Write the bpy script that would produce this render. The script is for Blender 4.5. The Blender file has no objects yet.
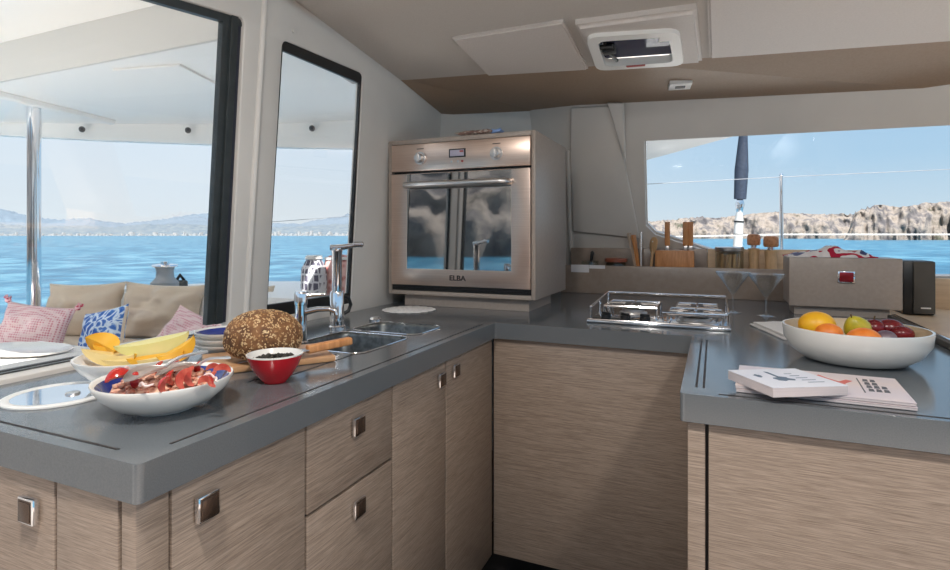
import bpy, bmesh, math, random
from mathutils import Vector, Matrix, noise, geometry
random.seed(7)
S = bpy.context.scene
COL = S.collection
PI = math.pi
# ------------------------------------------------------------------ measured camera
F = 550.0; TH = math.atan(239/550); H = 1.19; V0 = 235.5
cs, sn = math.cos(TH), math.sin(TH)
def ray(u, v):
    t = (u-475)/F
    return Vector((-sn+cs*t, cs+sn*t, (V0-v)/F))
def P(u, v, z=.9):                       # point of a horizontal plane
    r = ray(u, v); k = (z-H)/r.z
    return Vector((r.x*k, r.y*k, z))
def PY(u, v, Y):
    r = ray(u, v); k = Y/r.y
    return Vector((r.x*k, Y, H+r.z*k))
def PD(u, v, d):                         # point at a given depth
    r = ray(u, v)
    return Vector((r.x*d, r.y*d, H+r.z*d))
def PP(u, v, o, ax, ay):                 # plane coordinates
    n = ax.cross(ay); r = ray(u, v)
    k = (o-Vector((0, 0, H))).dot(n)/r.dot(n)
    p = Vector((0, 0, H))+r*k-o
    return (p.dot(ax), (p-ax*p.dot(ax)).dot(ay)/ay.dot(ay))
# ------------------------------------------------------------------ materials
def mat(name, col, rough=.5, metal=0, spec=.5, coat=0, trans=0, emis=None, estr=1, sheen=0):
    m = bpy.data.materials.new(name); m.use_nodes = True
    b = m.node_tree.nodes['Principled BSDF']
    b.inputs['Base Color'].default_value = (*col, 1)
    b.inputs['Roughness'].default_value = rough
    b.inputs['Metallic'].default_value = metal
    b.inputs['Specular IOR Level'].default_value = spec
    b.inputs['Coat Weight'].default_value = coat
    b.inputs['Transmission Weight'].default_value = trans
    b.inputs['Sheen Weight'].default_value = sheen
    if emis:
        b.inputs['Emission Color'].default_value = (*emis, 1); b.inputs['Emission Strength'].default_value = estr
    return m
def N(m, t, **kw):
    n = m.node_tree.nodes.new(t)
    for k, v in kw.items():
        if k in n.inputs: n.inputs[k].default_value = v
        else: setattr(n, k, v)
    return n
def L(m, a, b): m.node_tree.links.new(a, b)
def bsdf(m): return m.node_tree.nodes['Principled BSDF']
def ramp(m, fac, stops, interp='LINEAR'):
    r = N(m, 'ShaderNodeValToRGB'); r.color_ramp.interpolation = interp
    e = r.color_ramp.elements
    while len(e) < len(stops): e.new(.5)
    for i, (p, c) in enumerate(stops): e[i].position = p; e[i].color = (*c, 1)
    L(m, fac, r.inputs[0]); return r.outputs[0]
def coords(m, scale=(1, 1, 1), kind='Object', rot=(0, 0, 0)):
    tc = N(m, 'ShaderNodeTexCoord'); mp = N(m, 'ShaderNodeMapping')
    mp.inputs['Scale'].default_value = scale; mp.inputs['Rotation'].default_value = rot
    L(m, tc.outputs[kind], mp.inputs[0]); return mp.outputs[0]
def bump(m, h, strength=.3, dist=.01):
    b = N(m, 'ShaderNodeBump'); b.inputs['Strength'].default_value = strength; b.inputs['Distance'].default_value = dist
    L(m, h, b.inputs['Height']); L(m, b.outputs[0], bsdf(m).inputs['Normal'])
def noisy(name, c1, c2, scale=20, rough=.5, st=(1, 1, 1), lo=.35, hi=.65, bs=0, bd=.002, detail=4, **kw):
    m = mat(name, c1, rough, **kw)
    n = N(m, 'ShaderNodeTexNoise'); n.inputs['Scale'].default_value = scale; n.inputs['Detail'].default_value = detail
    L(m, coords(m, st), n.inputs[0])
    L(m, ramp(m, n.outputs[0], [(lo, c1), (hi, c2)]), bsdf(m).inputs['Base Color'])
    if bs: bump(m, n.outputs[0], bs, bd)
    return m
def voro(name, c1, c2, scale, lo, hi, rough=.6, feature='F1', bs=0, bd=.002, **kw):
    m = mat(name, c1, rough, **kw)
    n = N(m, 'ShaderNodeTexVoronoi', feature=feature); n.inputs['Scale'].default_value = scale
    L(m, coords(m), n.inputs[0])
    L(m, ramp(m, n.outputs['Distance'], [(lo, c1), (hi, c2)]), bsdf(m).inputs['Base Color'])
    if bs: bump(m, n.outputs['Distance'], bs, bd)
    return m
def sr(r, g, b):
    f = lambda c: (c/255/12.92 if c/255 <= .04045 else ((c/255+.055)/1.055)**2.4)
    return (f(r), f(g), f(b))
M = {}
FILL_POWER = 11.0  # strength of the added fill lamps
M['gel'] = noisy('moulded_gelcoat', sr(213, 209, 204), sr(218, 214, 209), 6, .38)
M['head'] = noisy('headliner_vinyl', sr(186, 179, 172), sr(192, 185, 178), 260, .55, bs=.15, bd=.001)
M['headlt'] = noisy('headliner_panel', sr(200, 192, 186), sr(206, 198, 192), 200, .5, bs=.1, bd=.001)
M['brown'] = noisy('brown_vinyl', sr(152, 130, 110), sr(158, 136, 116), 120, .5)
M['hatch'] = mat('hatch_frame', sr(222, 216, 210), .35)
M['top'] = noisy('grey_solid_surface', sr(88, 93, 98), sr(96, 101, 105), 500, .15)
bsdf(M['top']).inputs['IOR'].default_value = 1.7
M['groove'] = mat('dark_inlay', sr(48, 44, 44), .6)  # dark inlay of the worktop grooves, also used on the carcasses
M['black'] = mat('black_plastic', (.012, .012, .013), .35)
M['rubber'] = noisy('dark_rubber', sr(44, 50, 52), sr(52, 58, 60), 30, .45)
M['navyrub'] = mat('navy_seal', sr(36, 40, 56), .45)
M['white'] = mat('white_gloss', sr(232, 230, 226), .3)
M['chrome'] = mat('chrome', (.82, .82, .84), .07, 1)
M['steel'] = noisy('brushed_steel', (.60, .585, .58), (.66, .64, .63), 4, .32, st=(1, 1, 90), metal=1)
M['pinksteel'] = noisy('warm_brushed_steel', sr(214, 190, 176), sr(224, 202, 188), 4, .3, st=(1, 1, 90), metal=1)
M['sinksteel'] = noisy('sink_steel', (.11, .115, .115), (.19, .2, .2), 60, .4, metal=1)
M['gl_w'] = mat('glazed_white', sr(236, 232, 226), .22, coat=.3)
M['gl_blue'] = mat('glazed_cobalt', sr(38, 52, 128), .18, coat=.4)
M['gl_red'] = mat('glazed_red', sr(196, 18, 34), .22, coat=.4)
M['cream'] = mat('bowl_inside_beige', sr(196, 176, 146), .4)
M['linen'] = noisy('natural_linen', sr(212, 190, 166), sr(222, 201, 177), 300, .9, bs=.3, bd=.001, sheen=.2)
M['napkin'] = noisy('white_linen', sr(222, 218, 216), sr(232, 229, 226), 200, .85, bs=.3, bd=.001)
M['boxg'] = noisy('taupe_laminate', sr(160, 147, 137), sr(166, 153, 143), 80, .35)
M['ledge'] = noisy('taupe_gloss', sr(152, 137, 126), sr(158, 144, 133), 40, .3)
M['dark'] = mat('dark_fabric', sr(86, 82, 76), .7)
M['floor'] = noisy('dark_floor', (.012, .010, .009), (.02, .017, .015), 8, .4)
M['teak'] = noisy('pale_oak_floor', sr(158, 144, 132), sr(168, 154, 142), 6, .5)
M['fillglow'] = mat('fill_diffuser', (.9, .9, .9), .5, emis=(1, .95, .88), estr=2.0)  # glowing disc of the added fill lamps
M['paper'] = mat('paper', sr(226, 224, 228), .6)
M['outdeck'] = mat('outer_gelcoat', sr(244, 240, 235), .4)
M['winch'] = mat('anodised_grey', sr(160, 162, 164), .4, .3)
def wood_veneer(name, c1, c2, st, rough=.42):
    m = mat(name, c1, rough)
    n = N(m, 'ShaderNodeTexNoise'); n.inputs['Scale'].default_value = 1.0; n.inputs['Detail'].default_value = 5; n.inputs['Roughness'].default_value = .7
    tc = N(m, 'ShaderNodeTexCoord'); mp = N(m, 'ShaderNodeMapping'); mp.inputs['Scale'].default_value = st
    L(m, tc.outputs['Object'], mp.inputs[0]); L(m, mp.outputs[0], n.inputs[0])
    L(m, ramp(m, n.outputs[0], [(.36, c1), (.5, tuple((a+b)/2 for a, b in zip(c1, c2))), (.64, c2)]), bsdf(m).inputs['Base Color'])
    bump(m, n.outputs[0], .12, .001)
    return m
M['veneer'] = wood_veneer('pale_ash_veneer', sr(120, 104, 91), sr(166, 148, 133), (16, 16, 620))
M['board'] = wood_veneer('beech_board', sr(184, 138, 98), sr(206, 160, 118), (12, 60, 12))
M['wood'] = wood_veneer('warm_wood', sr(186, 122, 72), sr(214, 152, 98), (60, 60, 8))
M['woodlt'] = wood_veneer('light_wood', sr(196, 158, 116), sr(220, 184, 142), (60, 60, 8))
M['cork'] = voro('cork', sr(176, 116, 80), sr(206, 146, 104), 90, .1, .7)
M['tanwood'] = wood_veneer('beige_wood_sunlit', sr(212, 182, 148), sr(228, 200, 166), (3, 3, 60))  # console wood, lightened to carry painted sunlight on the shelf's back board
def glassmat(name, tint=(1, 1, 1), g=.06, rough=0.0, fres=True):
    m = bpy.data.materials.new(name); m.use_nodes = True; nt = m.node_tree; nt.nodes.clear()
    o = nt.nodes.new('ShaderNodeOutputMaterial'); t = nt.nodes.new('ShaderNodeBsdfTransparent'); t.inputs[0].default_value = (*tint, 1)
    gl = nt.nodes.new('ShaderNodeBsdfGlossy'); gl.inputs['Roughness'].default_value = rough
    mx = nt.nodes.new('ShaderNodeMixShader')
    if fres:
        fr = nt.nodes.new('ShaderNodeLayerWeight'); fr.inputs['Blend'].default_value = .5
        pw_ = nt.nodes.new('ShaderNodeMath'); pw_.operation = 'POWER'; pw_.inputs[1].default_value = 4; nt.links.new(fr.outputs['Facing'], pw_.inputs[0])
        ma = nt.nodes.new('ShaderNodeMath'); ma.operation = 'MULTIPLY_ADD'; ma.inputs[1].default_value = .7; ma.inputs[2].default_value = g; nt.links.new(pw_.outputs[0], ma.inputs[0])
        nt.links.new(ma.outputs[0], mx.inputs[0])
    else: mx.inputs[0].default_value = g
    nt.links.new(t.outputs[0], mx.inputs[1]); nt.links.new(gl.outputs[0], mx.inputs[2]); nt.links.new(mx.outputs[0], o.inputs[0])
    return m
M['pane'] = glassmat('window_glass', (.97, .98, .985), .04, fres=False)
M['jar'] = glassmat('jar_glass', (.93, .94, .92))
M['clear'] = glassmat('crystal_glass', (.97, .98, .98), .16)
M['ovenglass'] = mat('oven_door_glass', (.012, .014, .016), .03, spec=1.0)
bsdf(M['ovenglass']).inputs['IOR'].default_value = 2.8
M['hatchglass'] = mat('tinted_acrylic', sr(58, 60, 82), .05)
# ------------------------------------------------------------------ mesh helpers
def tag(o, label=None, cat=None, group=None, kind=None):
    if label: o['label'] = label
    if cat: o['category'] = cat
    if group: o['group'] = group
    if kind: o['kind'] = kind
    return o
def thing(name, label, cat, loc=(0, 0, 0), rz=0, group=None, rot=None):
    o = bpy.data.objects.new(name, None); COL.objects.link(o); o.empty_display_size = .05
    o.location = loc; o.rotation_euler = rot if rot else (0, 0, rz)
    return tag(o, label, cat, group)
def wloc(o):
    v = Vector((0, 0, 0))
    while o: v += Vector(o.location); o = o.parent
    return v
def obj(name, bm, m, parent=None, world=False, loc=None, rot=None, smooth=True, ang=38, mats=None):
    """links a bmesh as ONE object; world=True: its vertices are in world space"""
    if world and parent: bmesh.ops.translate(bm, verts=bm.verts, vec=-wloc(parent))
    if world and not parent and loc: bmesh.ops.translate(bm, verts=bm.verts, vec=-Vector(loc))
    bm.normal_update()
    if smooth:
        a = math.radians(ang)
        for f in bm.faces: f.smooth = True
        for e in bm.edges:
            if len(e.link_faces) == 2 and e.calc_face_angle(0) > a: e.smooth = False
    me = bpy.data.meshes.new(name); bm.to_mesh(me); bm.free()
    for x in (mats or [m]): me.materials.append(M[x] if isinstance(x, str) else x)
    o = bpy.data.objects.new(name, me); COL.objects.link(o)
    if parent: o.parent = parent
    if loc is not None: o.location = loc
    if rot is not None: o.rotation_euler = rot
    return o
def st(name, bm, m, **kw):
    o = obj(name, bm, m, **kw); o['kind'] = 'structure'; return o
def NB(): return bmesh.new()
def box(bm, x0, x1, y0, y1, z0, z1, bev=0, seg=2, mi=0):
    r = bmesh.ops.create_cube(bm, size=1); vs = r['verts']
    for v in vs:
        v.co = Vector(((x0+x1)/2+v.co.x*(x1-x0), (y0+y1)/2+v.co.y*(y1-y0), (z0+z1)/2+v.co.z*(z1-z0)))
    fs = list({f for v in vs for f in v.link_faces})
    if bev:
        es = list({e for v in vs for e in v.link_edges})
        rr = bmesh.ops.bevel(bm, geom=es, offset=bev, segments=seg, affect='EDGES', profile=.5)
        fs = rr['faces']
    if mi:
        for f in fs: f.material_index = mi
    return bm
def bx(*a, **k): return box(NB(), *a, **k)
def loft(bm, rings, closed=True, cap=True, mi=0):
    vr = [[bm.verts.new(p) for p in r] for r in rings]
    n = len(vr[0]); out = []
    for a, b in zip(vr, vr[1:]):
        for i in range(n if closed else n-1):
            j = (i+1) % n
            f = bm.faces.new((a[i], a[j], b[j], b[i])); f.material_index = mi
    if cap:
        for r, rev in ((vr[0], True), (vr[-1], False)):
            try:
                f = bm.faces.new(r[::-1] if rev else r); f.material_index = mi
            except ValueError: pass
    return bm
def lathe(bm, prof, n=32, c=(0, 0, 0), sx=1, sy=1, mi=0, cap='auto'):
    """prof: (radius, z) pairs; radius 0 closes"""
    rings = []
    for r, z in prof:
        rr = max(r, 1e-5)
        rings.append([Vector((c[0]+sx*rr*math.cos(2*PI*i/n), c[1]+sy*rr*math.sin(2*PI*i/n), c[2]+z)) for i in range(n)])
    b2 = NB(); loft(b2, rings, True, False, mi)
    for k, rev in ((0, True), (-1, False)):
        if cap is True or (cap == 'auto' and prof[k][0] < 1e-4):
            vv = list(b2.verts)[:n] if k == 0 else list(b2.verts)[-n:]
            b2.faces.new(vv[::-1] if rev else vv)
    bmesh.ops.recalc_face_normals(b2, faces=b2.faces)
    return merge(bm, b2)
def tube(bm, pts, r, n=10, cap=True, mi=0):
    pts = [Vector(p) for p in pts]; rings = []
    rs = r if isinstance(r, (list, tuple)) else [r]*len(pts)
    up = None
    for i, p in enumerate(pts):
        d = (pts[min(i+1, len(pts)-1)]-pts[max(i-1, 0)]).normalized()
        if up is None: up = Vector((0, 0, 1)) if abs(d.z) < .9 else Vector((1, 0, 0))
        a = d.cross(up).normalized(); b = a.cross(d).normalized(); up = b
        rings.append([p+(a*math.cos(2*PI*k/n)+b*math.sin(2*PI*k/n))*rs[i] for k in range(n)])
    loft(bm, rings, True, cap, mi); bmesh.ops.recalc_face_normals(bm, faces=bm.faces)
    return bm
def cyl(bm, c, r, h, n=20, axis='z', bev=0):
    p = [(0, 0), (r-bev, 0), (r, bev), (r, h-bev), (r-bev, h), (0, h)] if bev else [(r, 0), (r, h)]
    b2 = NB(); lathe(b2, p, n, cap=True)
    if axis == 'y': bmesh.ops.rotate(b2, verts=b2.verts, matrix=Matrix.Rotation(PI/2, 3, 'X'))
    if axis == 'x': bmesh.ops.rotate(b2, verts=b2.verts, matrix=Matrix.Rotation(PI/2, 3, 'Y'))
    bmesh.ops.translate(b2, verts=b2.verts, vec=Vector(c))
    return merge(bm, b2)
def merge(bm, b2):
    me = bpy.data.meshes.new('tmp'); b2.to_mesh(me); b2.free(); bm.from_mesh(me); bpy.data.meshes.remove(me); return bm
def plate(outer, holes, o, ax, ay, thick, bev=0):
    """polygon with holes in plane (o, ax, ay), extruded by thick along ax x ay"""
    bm = NB()
    polys = [[Vector((p[0], p[1], 0)) for p in q] for q in [outer]+list(holes)]
    vs = [bm.verts.new(p) for q in polys for p in q]
    for tri in geometry.tessellate_polygon(polys):
        try: bm.faces.new([vs[i] for i in tri])
        except ValueError: pass
    for f in bm.faces:
        f.normal_update()
        if f.normal.z < 0: f.normal_flip()
    n = ax.cross(ay).normalized()
    ex = bmesh.ops.extrude_face_region(bm, geom=list(bm.faces))
    vs = [g for g in ex['geom'] if isinstance(g, bmesh.types.BMVert)]
    for v in vs: v.co.z += thick
    bmesh.ops.recalc_face_normals(bm, faces=bm.faces)
    if bev:
        es = [e for e in bm.edges if len(e.link_faces) == 2 and e.calc_face_angle(0) > .5 and all(abs(v.co.z-thick) < 1e-6 for v in e.verts)]
        bmesh.ops.bevel(bm, geom=es, offset=bev, segments=3, affect='EDGES', profile=.5)
    for v in bm.verts: v.co = o+ax*v.co.x+ay*v.co.y+n*v.co.z
    return bm
def rrect(x0, x1, y0, y1, r, n=5):
    pts = []
    for cx, cy, a in ((x1-r, y1-r, 0), (x0+r, y1-r, 1), (x0+r, y0+r, 2), (x1-r, y0+r, 3)):
        for k in range(n+1):
            t = (a+k/n)*PI/2; pts.append((cx+r*math.cos(t), cy+r*math.sin(t)))
    return pts
def roundpoly(pts, r, n=4):
    out = []
    for i, p in enumerate(pts):
        p = Vector(p); a = (Vector(pts[i-1])-p); b = (Vector(pts[(i+1) % len(pts)])-p)
        q = min(r, a.length/2.1, b.length/2.1); A = p+a.normalized()*q; B = p+b.normalized()*q
        for k in range(n+1):
            t = k/n; out.append(tuple(A*(1-t)**2+p*2*t*(1-t)+B*t*t))
    return out
def inset(poly, d):
    """shrink polygon towards centroid-ish by offsetting edges"""
    n = len(poly); out = []
    c = sum((Vector(p) for p in poly), Vector((0, 0)))/n
    area = sum(poly[i][0]*poly[(i+1) % n][1]-poly[(i+1) % n][0]*poly[i][1] for i in range(n))
    sg = 1 if area > 0 else -1
    for i in range(n):
        p0, p1, p2 = Vector(poly[i-1]), Vector(poly[i]), Vector(poly[(i+1) % n])
        e1 = (p1-p0).normalized(); e2 = (p2-p1).normalized()
        n1 = Vector((-e1.y, e1.x))*sg; n2 = Vector((-e2.y, e2.x))*sg
        dd = d[i] if isinstance(d, (list, tuple)) else None
        d1, d2 = (d[i-1], d[i]) if dd is not None else (d, d)
        A = p1+n1*d1; B = p1+n2*d2
        cr = e1.x*e2.y-e1.y*e2.x
        if abs(cr) < 1e-6: out.append(tuple(A)); continue
        t = ((B.x-A.x)*e2.y-(B.y-A.y)*e2.x)/cr
        out.append(tuple(A+e1*t))
    return out
def copy_tree(o, parent=None):
    c = o.copy(); COL.objects.link(c); c.parent = parent
    for ch in list(o.children): copy_tree(ch, c)
    return c
def text_bm(s, size, depth, bold=0):
    cu = bpy.data.curves.new('t', 'FONT'); cu.body = s; cu.size = size; cu.extrude = depth; cu.align_x = 'CENTER'; cu.align_y = 'CENTER'
    cu.offset = bold
    o = bpy.data.objects.new('t', cu); COL.objects.link(o)
    dg = bpy.context.evaluated_depsgraph_get(); me = bpy.data.meshes.new_from_object(o.evaluated_get(dg))
    bm = NB(); bm.from_mesh(me); bpy.data.objects.remove(o); bpy.data.curves.remove(cu); bpy.data.meshes.remove(me)
    return bm
def xf(bm, rot=(0, 0, 0), loc=(0, 0, 0), scale=1):
    from mathutils import Euler
    m = Matrix.Translation(loc) @ Euler(rot).to_matrix().to_4x4() @ Matrix.Scale(scale, 4)
    bmesh.ops.transform(bm, matrix=m, verts=bm.verts); return bm
X, Y, Z = Vector((1, 0, 0)), Vector((0, 1, 0)), Vector((0, 0, 1))

# ================================================================== CAMERA, WORLD, SUN
cam = bpy.data.cameras.new('camera'); co = bpy.data.objects.new('camera', cam); COL.objects.link(co)
co.location = (0, 0, H); co.rotation_euler = (PI/2, 0, TH)
cam.sensor_width = 36; cam.lens = 36*F/950; cam.shift_y = -(285-V0)/950
cam.clip_start = .02; cam.clip_end = 60000
S.camera = co
w = bpy.data.worlds.new('sky'); S.world = w; w.use_nodes = True
nt = w.node_tree; bg = nt.nodes['Background']
tc = nt.nodes.new('ShaderNodeTexCoord'); sp = nt.nodes.new('ShaderNodeSeparateXYZ'); nt.links.new(tc.outputs['Generated'], sp.inputs[0])
def wramp(stops):
    cr = nt.nodes.new('ShaderNodeValToRGB'); nt.links.new(sp.outputs['Z'], cr.inputs[0]); e = cr.color_ramp.elements
    while len(e) < len(stops): e.new(.5)
    for i, (p, c) in enumerate(stops): e[i].position = p; e[i].color = (*c, 1)
    return cr
# brighter, paler sky towards the open sea at port, clearer blue over the bow
wa = wramp([(0, sr(200, 205, 208)), (.12, sr(192, 202, 211)), (.35, sr(190, 206, 222)), (1, sr(196, 208, 228))])
wb = wramp([(0, sr(182, 196, 204)), (.12, sr(152, 181, 203)), (.3, sr(136, 171, 203)), (1, sr(190, 206, 228))])
mr = nt.nodes.new('ShaderNodeMapRange'); mr.inputs['From Min'].default_value = -.75; mr.inputs['From Max'].default_value = .2
nt.links.new(sp.outputs['X'], mr.inputs['Value'])
mx = nt.nodes.new('ShaderNodeMix'); mx.data_type = 'RGBA'
nt.links.new(mr.outputs[0], mx.inputs[0]); nt.links.new(wa.outputs[0], mx.inputs[6]); nt.links.new(wb.outputs[0], mx.inputs[7])
nt.links.new(mx.outputs[2], bg.inputs[0]); bg.inputs[1].default_value = 1.0
sun = bpy.data.lights.new('sun', 'SUN'); so = bpy.data.objects.new('sun', sun); COL.objects.link(so)
sun.energy = 8.0; sun.angle = math.radians(.6); sun.color = (1, .97, .93)
sd = Vector((.35, -.62, .9)).normalized()       # direction towards the sun
so.rotation_euler = sd.to_track_quat('Z', 'Y').to_euler()
S.view_settings.view_transform = 'Standard'; S.view_settings.look = 'None'
S.view_settings.exposure = 0.55; S.view_settings.gamma = 1; S.view_settings.use_curve_mapping = False

# ================================================================== SETTING
st('floor', bx(-1.45, 3.2, -6, 3.2, -.05, 0), 'teak')
t_mat = obj('floor_mat', bx(-.68, -.06, .9, 1.78, .0005, .012, .003), 'floor'); tag(t_mat, 'black mat on the floor in the corner of the galley', 'mat')
M['skyblock'] = noisy('taupe_skyblock', sr(128, 116, 106), sr(134, 122, 112), 6, .6)
st('wall_skyblock', bx(-1.45, 3.2, -2.7, -2.6, 0, 1.05, .02), 'skyblock')  # unseen low wall, added to block sky reflections from behind the viewer
# ---- left wall (leans inwards a little)
ZL = (Z+X*.055); OL = Vector((-1.287, 0, .9))
pl = lambda u, v: PP(u, v, OL, Y, ZL)
a1, a2 = pl(186, 0), pl(245, 18); b2 = pl(229, 322)
k = (a1[1]-a2[1])/(a1[0]-a2[0])
hole1 = [(-.7, -.012), (b2[0], -.012), a2, (-.7, a2[1]+k*(-.7-a2[0]))]
hole2 = [pl(267, 319), pl(351, 303), pl(363, 73), pl(283, 39)]
wl = plate([(-1.2, -.95), (2.55, -.95), (2.55, 1.3), (-1.2, 1.3)], [roundpoly(hole1, .02), roundpoly(hole2, .025)], OL+X*-.03, Y, ZL, .03, .006)
st('wall_left', wl, 'gel', ang=25)
# moulded flutes of the pillar between the two windows
zt = a2[1]
f1 = NB()
for (ya, yb, rr) in ((b2[0]+.06, a2[0]+.065, .010),):
    p0 = OL+Y*ya+ZL*.0; p1 = OL+Y*(yb+.012)+ZL*1.25
    tube(f1, [p0, p1], rr, 12)
st('trim_1', f1, 'gel')
# sill track under the sliding window
sl = NB(); box(sl, -1.42, -1.272, -.9, b2[0]+.02, .86, .909, .004)
w1 = st('window_1', sl, 'hatch')
tr = NB()
for xx in (-1.322, -1.347): box(tr, xx-.006, xx+.006, -.88, b2[0], .909, .912)
obj('window_track', tr, 'black', w1, world=True)
# rubber stiles of the sliding window (three overlapping profiles)
def edge_pt(f, side):
    A = Vector(b2); B = Vector(a2); return A.lerp(B, f)+Vector((side, 0))
for i, (s0, s1, dp, mm) in enumerate(((-.066, -.040, .004, 'rubber'), (-.041, -.018, .010, 'rubber'), (-.019, .0, .002, 'navyrub'))):
    poly = [edge_pt(0, s0), edge_pt(0, s1), edge_pt(1, s1), edge_pt(1, s0)]
    obj('window_stile', plate(poly, [], OL-X*.028, Y, ZL, .014+dp, .002), mm, w1, world=True)
hd = Vector(a2); dr = (Vector(hole1[3])-hd).normalized()
poly = [hd+Vector((0, .0)), hd+Vector((0, -.022)), Vector(hole1[3])+Vector((0, -.022)), Vector(hole1[3])]
obj('window_head', plate(poly, [], OL-X*.03, Y, ZL, .02), 'rubber', w1, world=True)
# glass
ins = inset(hole1, .012)
obj('glass_pane', plate(ins, [], OL-X*.02, Y, ZL, .004), 'pane', w1, world=True)
ins2 = [pl(268.5, 305), pl(349.5, 293), pl(361, 83), pl(284, 50)]
w2 = st('window_2', plate(hole2, [ins2], OL-X*.016, Y, ZL, .012, .002), 'black')
obj('glass_pane', plate(ins2, [], OL-X*.012, Y, ZL, .004), 'pane', w2, world=True)
bm = NB(); cyl(bm, (0, 0, 0), .007, .006, 12, 'x'); c = PP(293, 31, OL, Y, ZL)
o = st('trim_2', xf(bm, (0, 0, 0), OL+Y*c[0]+ZL*c[1]), 'gel')

# ---- front wall (raked), origin at bottom
AYF = Vector((0, -.4, 1)); OF = Vector((0, 3.05, .8))
pf = lambda u, v: PP(u, v, OF, X, AYF)
whole = [pf(720, 252), pf(655, 231), pf(646, 222), pf(644, 137), pf(950, 121.5)]
sl_ = (whole[4][1]-whole[3][1])/(whole[4][0]-whole[3][0])
sr_ = pf(950, 276)
whole[4] = (1.75, whole[3][1]+sl_*(1.75-whole[3][0])*.8)
whole += [(1.75, sr_[1]), (whole[0][0]+.1, sr_[1]-.0)]
whole[0] = (pf(723, 253)[0], pf(723, 253)[1])
xl = -.86
wf = plate([(xl, -.85), (2.6, -.85), (2.6, 1.15), (xl, 1.15)], [whole], OF+Vector((0, .05, 0)), X, AYF, .05)
st('wall_front', wf, 'gel', ang=25)
ins = inset(whole, .006)
M['pane3'] = glassmat('front_window_glass', (.97, .98, .985), .018, fres=False)
w3 = st('window_3', plate(whole, [ins], OF+Vector((0, .04, 0)), X, AYF, .02), 'hatch')
obj('glass_pane', plate(ins, [], OF+Vector((0, .03, 0)), X, AYF, .004), 'pane3', w3, world=True)
# chamfered corner panel between left and front wall
def fy(z): return 3.05-.4*(z-.8)
bm = NB()
for (x0, y0), (x1, y1) in (((-1.26, 2.44), (-.84, None)),):
    rings = []
    for z in [i*.1 for i in range(21)]:
        xx = -1.287+.055*(z-.9)
        rings.append([Vector((xx, 2.39, z)), Vector((xx, 2.43, z)), Vector((-.84, fy(z)+.002, z)), Vector((-.84, fy(z)+.08, z)), Vector((-1.5, 2.6, z))])
    loft(bm, rings)
bmesh.ops.recalc_face_normals(bm, faces=bm.faces)
st('wall_corner', bm, 'gel')
# raised moulding edges on the front wall
def pw(u, v, off=0): c = pf(u, v); return OF+X*c[0]+AYF*c[1]+Vector((0, -off, -off*.4))
bm = NB()
pts = [pf(570, 150), pf(645, 150), pf(640, 248), pf(574, 240)]
bm = plate([pf(571, 152), pf(572, 108), pf(611, 106), pf(625, 160), pf(640, 238), pf(574, 231)], [], OF+Vector((0, -.012, 0)), X, AYF, .012, .008)
bmesh.ops.translate(bm, verts=bm.verts, vec=(0, 0, 0))
st('trim_3', bm, 'gel', ang=25)
bm = plate([pf(609, 104), pf(625, 104), pf(627, 162)], [], OF+Vector((0, -.03, 0)), X, AYF, .02, .006)
st('trim_4', bm, 'gel', ang=25)
bm = NB(); tube(bm, [pw(568.5, 150, .005), pw(571, 250, .005)], .014, 12)
st('trim_5', bm, 'gel')

# ---- ceiling: sloping headliner, then a brown strip
OC = Vector((-1.21, 2.04, 1.858)); AXC = Vector((1, 0, .0212)); AYC = Vector((0, 1, -.128))
nC = AXC.cross(AYC).normalized()
pc = lambda u, v: PP(u, v, OC, AXC, AYC)
c0, c1 = pc(406, 80), pc(950, 40)
kk = (c1[1]-c0[1])/(c1[0]-c0[0])
hx = [pc(593, 28), pc(672, 22.5), pc(677, 52), pc(602, 57)]
hole = roundpoly(hx, .025)
cl = plate([(-.25, -3.5), (3.6, -3.5), (3.6, c0[1]+kk*(3.6-c0[0])), (-.25, c0[1]+kk*(-.25-c0[0]))], [hole], OC, AXC, AYC, .05)
st('ceiling', cl, 'head', smooth=False)
def cplate(px, depth, name, m, bev=.006, off=0, holes=()):
    bm = plate([pc(*p) for p in px], list(holes), OC-nC*off, AXC, AYC, -depth, 0)
    bmesh.ops.recalc_face_normals(bm, faces=bm.faces)
    if bev:
        nn = nC
        es = [e for e in bm.edges if len(e.link_faces) == 2 and e.calc_face_angle(0) > .5 and all(abs((v.co-OC).dot(nn)+off+depth) < 1e-4 for v in e.verts)]
        bmesh.ops.bevel(bm, geom=es, offset=bev, segments=3, affect='EDGES')
    return st(name, bm, m, ang=50)
cplate([(452, 36.5), (563, 19), (588, 67), (488, 73)], .014, 'trim_6', 'headlt')
cplate([(575, 19.5), (696, 3), (702, 56), (598, 64.5)], .03, 'trim_7', 'headlt', .012, holes=[hole])
cplate([(705, -40), (1300, -100), (1150, 22), (709, 54.5)], .02, 'trim_8', 'headlt', .01)
cplate([(240, -45), (520, -60), (400, -2), (322, 14)], .02, 'trim_9', 'head', .008)
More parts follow.
